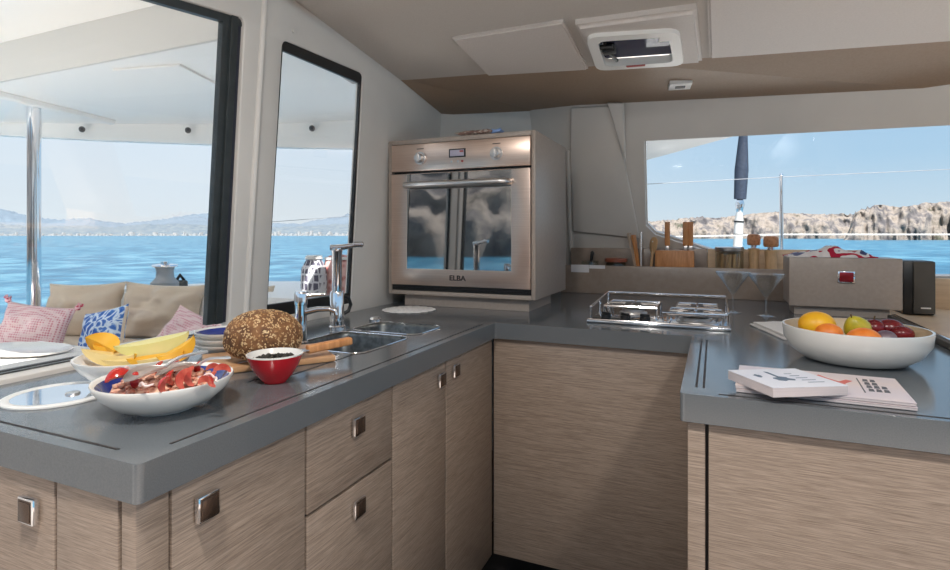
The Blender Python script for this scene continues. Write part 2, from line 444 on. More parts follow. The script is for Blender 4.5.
# shadow groove between the headliner panels and the brown strip
# brown strip
bm = NB()
e0 = []; 
def cpt(x):  # ceiling crease point at plane x
    return OC+AXC*x+AYC*(c0[1]+kk*(x-c0[0]))
def wpt(u, v): c = pf(u, v); return OF+X*c[0]+AYF*c[1]
top = [cpt(-.25), cpt(0.0), cpt(.9), cpt(1.9), cpt(4.0)]
q1, q2 = wpt(640, 102), wpt(950, 85)
dd = (q2-q1)/(q2.x-q1.x)
bot = [Vector((-1.33, 2.36, 1.80)), Vector((-1.19, 2.40, 1.80)), q1+dd*(-.62-q1.x), q2, q1+dd*(3.0-q1.x)]
top[0] = Vector((-1.33, top[0].y, top[0].z))
bot = [t_+(b_2-t_)*(1.35 if i_ < 3 else 1.15) for i_, (t_, b_2) in enumerate(zip(top, bot))]
loft(bm, [top, bot], closed=False, cap=False)
b2_ = bmesh.ops.extrude_face_region(bm, geom=list(bm.faces))
for g in b2_['geom']:
    if isinstance(g, bmesh.types.BMVert): g.co.z += .06
bmesh.ops.recalc_face_normals(bm, faces=bm.faces)
st('trim_10', bm, 'brown', smooth=False)

# ---- hatch in the ceiling (thing)
hc = OC+AXC*pc(636, 40)[0]+AYC*pc(636, 40)[1]
hatch = thing('deck_hatch', 'tinted escape hatch with rounded white frame set in the ceiling', 'hatch', hc)
outer = roundpoly(inset(hx, -.022), .045); inn = roundpoly(inset(hx, .012), .03)
bm = plate(outer, [inn], OC-nC*.045, AXC, AYC, .03, 0); obj('frame', bm, 'white', hatch, world=True)
gp = [pc(588, 24), pc(677, 18), pc(680, 50), pc(600, 56)]
bm = plate(roundpoly(gp, .02), [], OC-nC*.012, AXC, AYC, .01); obj('acrylic_pane', bm, 'hatchglass', hatch, world=True)
bm = plate([pc(662, 24), pc(672, 23), pc(674, 36), pc(658, 38)], [], OC-nC*.016, AXC, AYC, .004); tag(obj('blind', bm, 'white', hatch, world=True), 'white blind corner')
bm = NB()
def cp(u, v, off): c = pc(u, v); return OC+AXC*c[0]+AYC*c[1]-nC*off
tube(bm, [cp(603, 33, .03), cp(611, 46, .035), cp(617, 53, .03)], .006, 8); tube(bm, [cp(600, 38, .035), cp(613, 36, .04)], .009, 8)
cc = cp(609, 42, .03); box(bm, cc.x-.022, cc.x+.022, cc.y-.02, cc.y+.02, cc.z-.012, cc.z+.015, .003)
obj('latch', bm, 'black', hatch, world=True)
bm = plate([pc(626, 54), pc(645, 52.4), pc(645, 53.6), pc(627, 55.2)], [], OC-nC*.049, AXC, AYC, .003)
M['redmark'] = mat('red_print', sr(168, 80, 76), .6)
obj('warning_mark', bm, 'redmark', hatch, world=True)
# reading light on brown strip
def brown(u, v):
    A, B, C_ = top[1], top[2], q1
    n = (B-A).cross(C_-A); r = ray(u, v); k_ = (A-Vector((0, 0, H))).dot(n)/r.dot(n); return Vector((0, 0, H))+r*k_, n.normalized()
pc_, nb = brown(680, 81)
if nb.z > 0: nb = -nb
pc_ = pc_+nb*.014
lt = thing('spot_light', 'small rectangular chrome spot light on the brown strip above the front window', 'light', pc_)
rot = nb.to_track_quat('Z', 'Y').to_euler()
obj('bezel', bx(-.044, .044, -.036, .036, -.02, .012, .003), 'white', lt, rot=rot)
M['lampdim'] = mat('switched_off_lens', sr(90, 88, 86), .25)
obj('lens', bx(-.02, .02, -.012, .012, .011, .015, .002), 'lampdim', lt, rot=rot)

# unseen fill lamps added on the ceiling to brighten the worktops
for i, (lx, ly, lab) in enumerate(((-.45, .1, 'unseen round fill lamp added over the left worktop'), (.6, .1, 'unseen round fill lamp added over the right worktop'))):
    zc_ = 1.858-.128*(ly-2.04)+.0212*(lx+1.21)
    t = thing('fill_lamp', lab, 'light', (lx, ly, zc_-.001), group='added fill lamps')
    obj('fill_ring', lathe(NB(), [(.09, 0), (.13, 0), (.13, -.014), (.12, -.02), (.09, -.02)], 40), 'white', t)
    obj('diffuser', lathe(NB(), [(0, -.002), (.089, -.002), (.089, -.014), (0, -.014)], 40), 'fillglow', t)
    la = bpy.data.lights.new('lamp', 'AREA'); la.shape = 'DISK'; la.size = .18; la.energy = FILL_POWER; la.color = (1, .96, .90)
    lo_ = bpy.data.objects.new('fill_light', la); COL.objects.link(lo_); lo_.parent = t; lo_.location = (0, 0, -.03)
# ================================================================== CABINETS
ZB, ZT = .12, .8475
def cab(name, label, loc): return thing(name, label, 'cabinet', loc)
def handle(parent, c, face):
    """square latch; face 'x' faces +X, 'y' faces -Y"""
    fr = NB(); box(fr, -.019, .019, -.019, .019, 0, .009, .003); box(fr, -.012, .012, -.012, .012, -.006, .001)
    rot = (0, PI/2, 0) if face == 'x' else (PI/2, 0, 0)
    fr2 = NB(); box(fr2, -.0135, .0135, -.0135, .0135, .0085, .0105, .001)
    h = obj('handle', merge(fr, fr2), None, parent, loc=Vector(c)-wloc(parent), rot=rot, mats=['chrome', 'latchdark'])
    for p in h.data.polygons:
        if p.center.z > .0088 and max(abs(p.center.x), abs(p.center.y)) < .0137: p.material_index = 1
    return h
M['latchdark'] = mat('latch_insert', sr(96, 80, 70), .25, .7)
XF, YF = -.689, .49
g = .0018
# end unit facing the camera side
u1 = cab('base_cabinet', 'pale wood cabinet at the near end of the left worktop, with one door', (-1.0, .6, 0))
obj('carcass', bx(-1.262, -.865, YF+.002, .86, ZB, ZT), 'groove', u1, world=True)
d = obj('door', bx(-1.26, -.8505-g, YF-.016, YF+.002, ZB, ZT-.003, .002), 'veneer', u1, world=True); handle(d, (-.900, YF-.019, .797), 'y')
obj('side_panel', bx(-.8485+g, -.7145-g, YF-.016, YF+.002, ZB, ZT-.003, .002), 'veneer', u1, world=True)
obj('corner_post', bx(-.7125+g, XF+.008, YF-.016, .5225, ZB, ZT-.003, .004), 'veneer', u1, world=True)
# units facing +X
def unitx(name, label, y0, y1, fronts):
    u = cab(name, label, (-.9, (y0+y1)/2, 0))
    obj('carcass', bx(-.86 if y0 < .8 else -.74, XF-.002, y0+.002, y1-.002, ZB, ZT-.12 if y0 > .8 else ZT), 'groove', u, world=True)
    for (nm, ya, yb, za, zb, hy, hz) in fronts:
        d = obj(nm, bx(XF-.01, XF+.008, ya+g, yb-g, za+g, zb-g, .002), 'veneer', u, world=True)
        handle(d, (XF+.011, hy, hz), 'x')
    return u
unitx('base_cabinet', 'pale wood cabinet with a single door between the corner post and the two drawers', .524, .795, [('door', .524, .795, ZB, ZT-.002, .577, .798)])
unitx('drawer_unit', 'pale wood cabinet with two drawers, one above the other', .797, 1.088, [('drawer', .797, 1.088, .677, ZT-.002, .948, .797), ('drawer', .797, 1.088, ZB, .675, .95, .627)])
unitx('sink_cabinet', 'pale wood double-door cabinet under the sink, square latches side by side', 1.09, 1.715, [('door', 1.09, 1.364, ZB, ZT-.002, 1.328, .80), ('door', 1.366, 1.712, ZB, ZT-.002, 1.418, .805)])
b = cab('panelled_cabinet', 'plain pale wood cabinet without handles under the hob, across the back', (-.35, 2.0, 0))
obj('carcass', bx(-.69, -.05, 1.742, 2.6, ZB, ZT-.002), 'groove', b, world=True)
obj('front_panel', bx(XF+.009, -.048, 1.722, 1.742, ZB, ZT-.002, .002), 'veneer', b, world=True)
r_ = cab('peninsula_cabinet', 'pale wood cabinet under the right worktop with a narrow filler strip at its left', (.25, 1.4, 0))
obj('carcass', bx(-.028, .53, 1.115, 2.6, ZB, ZT-.002), 'groove', r_, world=True)
obj('filler_panel', bx(-.045, -.013-g, 1.095, 1.115, ZB, ZT-.004, .002), 'veneer', r_, world=True)
obj('side_panel', bx(-.045, -.029, 1.117, 1.72, ZB, ZT-.004, .002), 'veneer', r_, world=True)
obj('front_panel', bx(-.011+g, .54, 1.095, 1.115, ZB, ZT-.004, .002), 'veneer', r_, world=True)
bm = NB(); box(bm, -1.25, -.76, .55, 1.78, 0, ZB); box(bm, -.76, .5, 1.79, 2.6, 0, ZB); box(bm, .03, .5, 1.16, 1.79, 0, ZB)
tag(st('baseboard_recess', bm, 'black'), kind='structure')

# ================================================================== WORKTOP
wt = thing('worktop', 'grey U-shaped solid worktop wrapping round the galley', 'worktop', (-.6, 1.8, .85))
out = [(-1.268, .467), (-.668, .467), (-.668, 1.702), (-.058, 1.702), (-.058, 1.08), (.556, 1.08), (.556, 2.78), (-1.0, 2.78), (-1.0, 2.5), (-1.262, 2.28)]
outr = []
for i, p in enumerate(out):
    if i in (1, 2, 4, 5):
        a = Vector(out[i-1])-Vector(p); b_ = Vector(out[(i+1) % 10])-Vector(p); q = .010
        A = Vector(p)+a.normalized()*q; B = Vector(p)+b_.normalized()*q
        for k_ in range(5):
            t = k_/4; outr.append(tuple(A*(1-t)**2+Vector(p)*2*t*(1-t)+B*t*t))
    else: outr.append(p)
sk1 = rrect(-1.03, -.79, 1.115, 1.365, .035); sk2 = rrect(-1.03, -.79, 1.395, 1.57, .035)
obj('top_slab', plate(outr, [sk1, sk2], Vector((0, 0, .848)), X, Y, .052, .0), 'top', wt, world=True, ang=50)
slab = wt.children[0]
md = slab.modifiers.new('bevel', 'BEVEL'); md.width = .006; md.segments = 4; md.limit_method = 'ANGLE'; md.angle_limit = math.radians(50); md.harden_normals = False
def groove(pts, w_=.0022):
    bm = NB()
    for (x0, y0), (x1, y1) in zip(pts, pts[1:]):
        box(bm, min(x0, x1)-w_, max(x0, x1)+w_, min(y0, y1)-w_, max(y0, y1)+w_, .8992, .9006)
    return obj('groove', bm, 'groove', wt, world=True)
groove([(-.694, .535), (-.694, 1.66)]); groove([(-1.25, .491), (-.742, .491)])
for gx, ya, yb in ((-.805, .82, 1.1), (-.845, .82, 1.1)): groove([(gx, ya), (gx, yb)])
groove([(-.031, 1.135), (-.031, 1.65)]); groove([(-.018, 1.135), (-.018, 1.65)])
groove([(.01, 1.098), (.54, 1.098)])
# sink
sk = thing('sink', 'two-bowl stainless steel sink sunk into the left worktop', 'sink', (-.91, 1.34, .74))
def bowl(x0, x1, y0, y1, dz):
    bm = NB()
    R = lambda e, z, r: [Vector((p[0], p[1], z)) for p in rrect(x0+e, x1-e, y0+e, y1-e, r)]
    rings = [R(-.004, .9004, .039), R(-.002, .9012, .037), R(.002, .9004, .033), R(.006, .89, .03), R(.012, .9-dz+.02, .03), R(.03, .9-dz, .03), R(.06, .9-dz-.002, .02)]
    loft(bm, rings, True, False); bm.faces.new([v for v in bm.verts][-len(rings[0]):])
    for v in bm.verts: pass
    return bm
for a in ((-1.03, -.79, 1.115, 1.365, .16), (-1.03, -.79, 1.395, 1.57, .12)):
    rb = obj('basin', bowl(*a), 'sinksteel', sk, world=True, ang=60)
    bm = NB(); lathe(bm, [(0, 0), (.028, 0), (.03, .003), (.022, .004), (0, .002)], 20, ((a[0]+a[1])/2, (a[2]+a[3])/2, .9-a[4]-.001)); obj('drain', bm, 'chrome', rb, world=True)
# rim line between the basins and around
bm = NB()
for a in (sk1, sk2):
    rr = [Vector((p[0], p[1], .9012)) for p in a]; rr.append(rr[0]); tube(bm, rr, .0016, 6, cap=False)
obj('rim', bm, 'chrome', sk, world=True)
# tap hole boss at the sink's back corner
bm = NB(); lathe(bm, [(.02, 0), (.02, .006), (.014, .012), (0, .013)], 18, (-1.06, 1.585, .9)); obj('drain_knob', bm, 'chrome', sk, world=True)
# taps
def tap1():
    p = P(337, 328); t = thing('sink_mixer', 'tall chrome tap with a slim lever on top, beside the sink', 'tap', p)
    bm = NB(); lathe(bm, [(.026, 0), (.026, .006), (.0225, .010), (.0215, .11), (.019, .115), (.0, .115)], 24); obj('base', bm, 'chrome', t)
    bm = NB(); lathe(bm, [(.0155, .112), (.0155, .238), (.017, .24), (.017, .25), (.0, .255)], 20); obj('column', bm, 'chrome', t)
    bm = NB(); tube(bm, [(-.02, 0, .252), (.02, -.002, .254), (.07, .0, .262)], [.009, .009, .007], 12); obj('lever', bm, 'chrome', t)
    bm = NB(); cyl(bm, (.052, 0, .262), .009, .03, 14, 'x', .002); cyl(bm, (.052, .0, .252), .006, .012, 10); obj('lever_tip', bm, 'chrome', t)
    bm = NB(); tube(bm, [(.012, .012, .04), (.03, .026, .05), (.036, .03, .07), (.03, .026, .092), (.012, .012, .1)], .006, 10); obj('hose_clip', bm, 'black', t)
    t.rotation_euler = (0, 0, TH)
def tap2():
    p = P(301, 344); t = thing('filter_tap', 'shorter chrome tap with a thin curved spout, just right of the bread', 'tap', p)
    bm = NB(); lathe(bm, [(.019, 0), (.019, .006), (.0155, .01), (.0155, .105), (.0, .106)], 22); obj('body', bm, 'chrome', t)
    bm = NB(); lathe(bm, [(.0175, .106), (.0175, .134), (.015, .14), (.0, .141)], 22); obj('cap', bm, 'chrome', t)
    bm = NB(); tube(bm, [(.01, 0, .085), (.045, 0, .093), (.075, 0, .094), (.092, 0, .088), (.092, 0, .079)], [.009, .0075, .007, .0075, .008], 12); obj('spout', bm, 'chrome', t)
    bm = NB(); tube(bm, [(.012, .0, .13), (.065, .01, .132)], [.0065, .005], 10); obj('lever', bm, 'chrome', t)
    t.rotation_euler = (0, 0, TH)
tap1(); tap2()

# ================================================================== OVEN
oh = thing('oven_housing', 'tall taupe housing box round the built-in oven, on a recessed plinth', 'cabinet', (-.93, 2.2, .9))
fx0, fx1, fz0, fz1, fy0 = -1.247, -.609, .948, 1.583, 1.965
bm = NB()
box(bm, fx0, fx0+.014, fy0, 2.36, fz0, fz1, .002); box(bm, fx1-.016, fx1, fy0, 2.42, fz0, fz1, .002)
box(bm, fx0+.0142, fx1-.0162, fy0, 2.38, fz1-.018, fz1, .001); box(bm, fx0+.0142, fx1-.0162, fy0, 2.38, fz0, fz0+.016, .001)
obj('casing', bm, 'boxg', oh, world=True)
obj('back_panel', bx(fx0+.015, fx1-.017, 2.34, 2.36, fz0+.017, fz1-.019), 'boxg', oh, world=True)
obj('plinth', bx(-1.19, -.645, 2.0, 2.3, .9005, .9478), 'boxg', oh, world=True)
ov = thing('oven', 'built-in stainless steel oven with glass door, bar handle and two round knobs', 'oven', (-.93, 2.0, .97))
ox0, ox1 = -1.231, -.627
obj('body', bx(ox0+.004, ox1-.004, fy0+.012, 2.33, fz0+.018, fz1-.02), 'black', ov, world=True)
cp_ = obj('control_panel', bx(ox0, ox1, fy0-.006, fy0+.011, 1.452, 1.563, .003), 'pinksteel', ov, world=True)
for kx, kz in ((PY(421, 158, fy0).x, 1.503), (PY(497, 154.5, fy0).x, 1.503)):
    kb = NB(); lathe(kb, [(.026, 0), (.026, .004), (.0, .004)], 28); lathe(kb, [(.019, .004), (.018, .022), (.015, .025), (0, .025)], 28); box(kb, -.004, .004, -.019, .019, .02, .031, .0015)
    obj('knob', kb, 'steel', cp_, loc=Vector((kx, fy0-.006, kz))-wloc(cp_), rot=(PI/2, 0, 0))
    obj('knob_mark', bx(kx-.016, kx+.016, fy0-.0068, fy0-.0058, kz+.037, kz+.040), 'black', cp_, world=True)
dx, dz = PY(458, 153.5, fy0).x, 1.515
ds = obj('display', bx(dx-.036, dx+.036, fy0-.009, fy0-.004, dz-.017, dz+.017, .001), 'black', cp_, world=True)
M['lcd'] = mat('lcd', sr(176, 172, 190), .2)
obj('screen', bx(dx-.030, dx+.030, fy0-.0105, fy0-.0085, dz-.012, dz+.012), 'lcd', ds, world=True)
obj('red_marks', bx(dx+.012, dx+.028, fy0-.0112, fy0-.0104, dz+.002, dz+.009), 'redmark', ds, world=True)
for q in (-.024, .004, .022):
    bm = NB(); cyl(bm, (dx+q, fy0-.006, dz-.033), .0045, .004, 12, 'y'); obj('button', bm, 'redmark' if q > .01 else 'steel', cp_, world=True)
# door
dr_ = obj('door', plate([(ox0, .988), (ox1, .988), (ox1, 1.441), (ox0, 1.441)], [[(-1.157, 1.055), (-.703, 1.055), (-.703, 1.4405), (-1.157, 1.4405)][:0] or [(-1.157, 1.055), (-.703, 1.055), (-.703, 1.436), (-1.157, 1.436)]], Vector((0, fy0-.004, 0)), Z.cross(X)*0+X, Z, -.0001), 'pinksteel', ov, world=True)
bpy.data.objects.remove(dr_)
def zplate(outer, holes, y, t, bev=0):   # plate in XZ plane facing -Y (X x Z = -Y)
    return plate(outer, holes, Vector((0, y, 0)), X, Z, t, bev)
dr_ = obj('door', zplate([(ox0, .988), (ox1, .988), (ox1, 1.443), (ox0, 1.443)], [[(-1.157, 1.055), (-.703, 1.055), (-.703, 1.44), (-1.157, 1.44)]], fy0+.011, .017, .002), 'pinksteel', ov, world=True)
obj('glass', bx(-1.158, -.702, fy0-.004, fy0+.01, 1.053, 1.4425), 'ovenglass', dr_, world=True)
bm = NB(); zh = 1.393
pts = [(-1.15, fy0-.003, zh), (-1.15, fy0-.028, zh), (-1.143, fy0-.04, zh), (-1.125, fy0-.046, zh), (-.735, fy0-.046, zh), (-.717, fy0-.04, zh), (-.71, fy0-.028, zh), (-.71, fy0-.003, zh)]
tube(bm, pts, .013, 14); obj('bar_handle', bm, 'steel', dr_, world=True)
M['ink'] = mat('printed_ink', sr(52, 40, 40), .4)
lc = PY(458, 276.5, fy0)
t_ = text_bm('ELBA', .028, .0006, .0008); xf(t_, (PI/2, 0, 0), (lc.x, fy0-.0062, 1.021)); 
for v in t_.verts: v.co.x = lc.x+(v.co.x-lc.x)*1.15
obj('lettering', t_, 'ink', dr_, world=True)
bm = NB(); box(bm, ox0, ox1, fy0+.004, fy0+.011, .966, .987)
for i in range(3): box(bm, ox0+.004, ox1-.004, fy0-.001, fy0+.004, .968+i*.0062, .9715+i*.0062)
obj('vent_grille', bm, 'black', ov, world=True)
# a folded paper packet on the oven housing
def crumple(bm, amp, sc, seed=0, zonly=False):
    for v in bm.verts:
        p = v.co*sc+Vector((seed, seed*.7, 0)); n = noise.noise_vector(p)
        if zonly: v.co.z += n.z*amp
        else: v.co += n*amp
def slab(w_, d_, h_, nx=16, ny=12, edge=.9):
    """rounded cushion-like slab with bulged top"""
    bm = NB(); top_, bot_ = [], []
    for sgn in (1, -1):
        g_ = []
        for i in range(nx+1):
            row = []
            for j in range(ny+1):
                x = -1+2*i/nx; y = -1+2*j/ny
                if sgn < 0 and (i in (0, nx) or j in (0, ny)): row.append(top_[i][j]); continue
                e = (1-abs(x)**6)*(1-abs(y)**6)
                row.append(bm.verts.new((x*w_/2, y*d_/2, h_/2+sgn*h_/2*e**.5)))
            g_.append(row)
        if sgn > 0: top_ = g_
        for i in range(nx):
            for j in range(ny):
                q = (g_[i][j], g_[i+1][j], g_[i+1][j+1], g_[i][j+1])
                bm.faces.new(q if sgn > 0 else q[::-1])
    return bm
pk = slab(.16, .07, .014, 20, 10); crumple(pk, .004, 40)
M['packet'] = voro('printed_packet', sr(206, 196, 186), sr(150, 120, 110), 60, .3, .5, .3)
t = thing('paper_packet', 'small flat printed packet lying on top of the oven housing', 'packet', (-.86, 1.995, fz1+.0035))
obj('wrapper', pk, 'packet', t)
M['bluep'] = mat('pale_blue_wrap', sr(140, 170, 222), .3)
pk = slab(.05, .05, .016, 12, 10); crumple(pk, .004, 60, 3); obj('blue_tip', pk, 'bluep', t, loc=(.085, 0, .0))

# ================================================================== HOB
hb = thing('gas_hob', 'stainless steel gas hob with three burners, black knobs and a guard rail', 'hob', (-.17, 2.0, .9))
M['hobsteel'] = mat('polished_hob_steel', (.55, .55, .56), .1, 1)
hx0, hx1, hy0, hy1 = -.39, .048, 1.828, 2.19
obj('plate', bx(hx0, hx1, hy0, hy1, .9003, .909, .003), 'hobsteel', hb, world=True)
def railf(p): return obj('guard_rail', p, 'chrome', hb, world=True)
zr = .958
bm = NB(); xr0, xr1, yr0, yr1 = hx0+.012, hx1-.008, hy0+.014, hy1-.012
tube(bm, [(xr0, yr0, zr-.006), (xr0, yr1, zr+.012), (xr1, yr1, zr+.012), (xr1, yr0, zr-.006)], .0045, 8); railf(bm)
bm = NB(); tube(bm, [(hx0+.004, hy0+.006, .911), (hx1-.004, hy0+.006, .911)], .004, 8); railf(bm)
bm = NB(); tube(bm, [(xr1-.19, yr0+.01, .908), (xr1-.19, yr0, zr-.012), (xr1, yr0, zr-.01)], .0035, 8); railf(bm)
for (x_, y_, z_) in ((xr0, yr0, zr-.006), (xr1, yr0, zr-.006), (xr0, yr1, zr+.012), (xr1, yr1, zr+.012), (xr1, (yr0+yr1)/2, zr+.003), (xr0, (yr0+yr1)/2, zr+.003)):
    bm = NB(); tube(bm, [(x_, y_, .908), (x_, y_, z_)], .004, 8); lathe(bm, [(.0, 0), (.009, .001), (.009, .005), (0, .006)], 12, (x_, y_, .908)); obj('rail_post', bm, 'chrome', hb, world=True)
def pan_support(cx_, cy_, a_, rb):
    s = bx(cx_-.001, cx_+.001, cy_-.001, cy_+.001, .91, .912); s.clear()
    q = a_
    zt_ = .94
    tube(s, [(cx_-q, cy_-q, zt_), (cx_+q, cy_-q, zt_), (cx_+q, cy_+q, zt_), (cx_-q, cy_+q, zt_), (cx_-q, cy_-q, zt_)], .0045, 8)
    for dx_, dy_ in ((1, 0), (-1, 0), (0, 1), (0, -1)): tube(s, [(cx_+dx_*q, cy_+dy_*q, zt_), (cx_+dx_*q*.3, cy_+dy_*q*.3, zt_+.003)], .0045, 8)
    for dx_, dy_ in ((1, 1), (-1, 1), (1, -1), (-1, -1)): tube(s, [(cx_+dx_*q, cy_+dy_*q, zt_), (cx_+dx_*q, cy_+dy_*q, .908)], .0035, 8)
    obj('pan_support', s, 'chrome', hb, world=True)
    b_ = NB(); lathe(b_, [(rb*1.25, .908), (rb*1.2, .913), (rb, .915), (rb, .924), (0, .925)], 28, (cx_, cy_, 0)); bo = obj('burner', b_, 'steel', hb, world=True)
    b_ = NB(); lathe(b_, [(rb*.8, .925), (rb*.82, .929), (rb*.7, .932), (0, .932)], 28, (cx_, cy_, 0)); obj('burner_cap', b_, 'black', bo, world=True)
pan_support(-.27, 2.07, .088, .040); pan_support(-.055, 2.105, .066, .030); pan_support(-.055, 1.93, .080, .050)
for px in (603, 624, 645):
    c = P(px, 317.5, .922); bm = NB(); lathe(bm, [(.0, 0), (.017, 0), (.016, .016), (.0, .017)], 20); box(bm, -.0035, .0035, -.016, .016, .014, .024, .001)
    obj('knob', bm, 'black', hb, loc=Vector((c.x, 1.872, .909))-wloc(hb), rot=(0, 0, random.uniform(.8, 1.6)))

# ================================================================== BACK LEDGE
bl = thing('back_shelf', 'taupe raised shelf trough behind the hob below the front window', 'shelf', (-.25, 2.85, .9))
obj('front_panel', bx(-.72, .31, 2.76, 2.781, .9005, 1.04, .002), 'ledge', bl, world=True)
obj('shelf_board', bx(-.72, .31, 2.7815, 2.90, .96, .975), 'ledge', bl, world=True)
obj('back_board', bx(-.70, -.03, 2.893, 2.915, .976, 1.125, .002), 'ledge', bl, world=True)
obj('sunlit_back_board', bx(-.028, .60, 2.893, 2.915, .976, 1.125, .002), 'tanwood', bl, world=True)  # sunlight on this stretch of the board is put into its paler colour
obj('end_panel', bx(.312, .328, 2.5, 2.90, .9005, 1.04, .002), 'ledge', bl, world=True)
st_ = thing('sticker', 'long white label stuck on the front of the back shelf', 'label', PY(588, 269, 2.758))
c1_, c2_ = PY(571, 264.5, 2.758), PY(589, 272.5, 2.758)
obj('label_sheet', bx(c1_.x, c2_.x, 2.7575, 2.7596, c2_.z, c1_.z), 'paper', st_, world=True)
c1_, c2_ = PY(589.3, 265, 2.758), PY(605, 268.8, 2.758)
obj('label_strip', bx(c1_.x, c2_.x, 2.7575, 2.7596, c2_.z, c1_.z), 'paper', st_, world=True)
SZ = .9755
def onshelf(u, y_=2.84): p = PY(u, 250, y_); return Vector((p.x, y_, SZ))
# small jar with black stopper
p = onshelf(590, 2.83); t = thing('spice_jar', 'squat glass jar with an upright black spoon handle, at the left end of the shelf', 'jar', p)
bm = NB(); lathe(bm, [(0, 0), (.045, 0), (.047, .01), (.047, .06), (.043, .075), (.043, .085), (.04, .085), (.04, .01), (0, .008)], 24); obj('glass', bm, 'jar', t)
M['brownfood'] = noisy('spice', sr(90, 74, 52), sr(130, 108, 74), 80, .8)
bm = NB(); lathe(bm, [(0, .009), (.038, .009), (.038, .045), (0, .047)], 20); obj('contents', bm, 'brownfood', t)
bm = NB(); tube(bm, [(.0, 0, .05), (.008, 0, .1), (.012, 0, .128), (.018, 0, .132)], [.006, .008, .01, .007], 10); obj('spoon_handle', bm, 'black', t)
p = onshelf(616, 2.83); t = thing('preserving_jar', 'glass jar with a flat red-brown lid, on the shelf behind the hob', 'jar', p)
bm = NB(); lathe(bm, [(0, 0), (.048, 0), (.05, .01), (.05, .07), (.046, .082), (.043, .08), (.045, .01), (0, .008)], 24); obj('glass', bm, 'jar', t)
bm = NB(); lathe(bm, [(0, .009), (.043, .009), (.043, .06), (0, .062)], 20)
M['oats'] = voro('pale_grains', sr(200, 180, 150), sr(140, 116, 90), 120, .2, .6, .8); obj('contents', bm, 'oats', t)
M['lid'] = mat('red_brown_lid', sr(150, 86, 66), .35)
bm = NB(); lathe(bm, [(.055, .082), (.056, .086), (.056, .096), (.052, .1), (0, .1)], 28); obj('lid', bm, 'lid', t)
# utensils leaning in the trough
def utensil(name, label, u0, v0, u1, v1, m, head, r=.007):
    a = PY(u0, v0, 2.82); b_ = PY(u1, v1, 2.84); a.z = SZ+.008
    t = thing(name, label, 'utensil', a); v = b_-a; L_ = v.length
    q = v.to_track_quat('Z', 'Y').to_euler(); t.rotation_euler = q
    bm = NB()
    if head == 'paddle':
        tube(bm, [(0, 0, 0), (0, 0, L_*.62)], r, 10)
        b2 = NB(); lathe(b2, [(0, 0), (.012, .002), (.026, .025), (.031, .048), (.027, .07), (.014, .084), (0, .086)], 24, sy=.22, c=(0, 0, L_*.5)); merge(bm, b2)
        obj('spoon', bm, m, t)
        b2 = NB(); cyl(b2, (0, .0, 0), .004, .016, 12, 'y'); xf(b2, loc=(0, .008, L_*.5+.062)); obj('hole_rim', b2, 'white', t)
    elif head == 'flat':
        bm = loft(NB(), [[Vector((x_, y_, z_)) for x_, y_ in ((-w_, -.005), (w_, -.005), (w_, .005), (-w_, .005))] for z_, w_ in ((0, .008), (L_*.6, .009), (L_*.97, .013), (L_, .010))])
        obj('spatula', bm, m, t)
    else:
        tube(bm, [(0, 0, 0), (0, 0, L_*.85), (0, 0, L_)], [r*.7, r, r*.8], 10); obj('handle', bm, m, t)
    return t
M['greywood'] = wood_veneer('weathered_wood', sr(176, 154, 134), sr(206, 186, 168), (60, 60, 8))
utensil('wooden_spatula', 'pale wooden spatula, leftmost of the utensils leaning in the shelf trough', 638, 262, 629, 233, 'greywood', 'flat')
utensil('wooden_spatula', 'warm wooden spatula crossing beside the pale one in the shelf trough', 640, 262, 633.5, 235, 'wood', 'flat')
utensil('metal_spatula', 'thin upright metal utensil handle just left of the wooden paddle spoon', 641, 263, 641, 232, 'steel', 'rod', .006)
utensil('wooden_spoon', 'round-headed wooden spoon with a hole, left of the knife block', 650, 262, 655, 231, 'woodlt', 'paddle')
# knife block
a = PY(655, 250.5, 2.80); b_ = PY(694, 250.5, 2.80)
kb = thing('knife_block', 'rectangular orange wood knife block with three knives standing in it', 'knife block', ((a.x+b_.x)/2, 2.835, SZ))
hw = (b_.x-a.x)/2
obj('block', bx(-hw, hw, -.036, .036, .0005, a.z-SZ, .003), 'wood', kb)
for i, (u, lab) in enumerate(((667.5, 'left'), (685.5, 'mid'), (690.5, 'right'))):
    q = PY(u, 222, 2.83); hz = q.z
    k_ = thing('kitchen_knife', ['wooden-handled knife standing alone at the left of the knife block', 'wooden-handled knife, middle one of the three in the knife block', 'wooden-handled knife nearest the right end of the knife block'][i], 'knife', (q.x, 2.822+i*.008, a.z+.001), group='knives in the block')
    obj('handle', bx(-.012, .012, -.008, .008, .022, hz-a.z, .004, 3), 'wood', k_)
    obj('bolster', bx(-.008, .008, -.004, .004, -.0005, .022, .001), 'steel', k_)
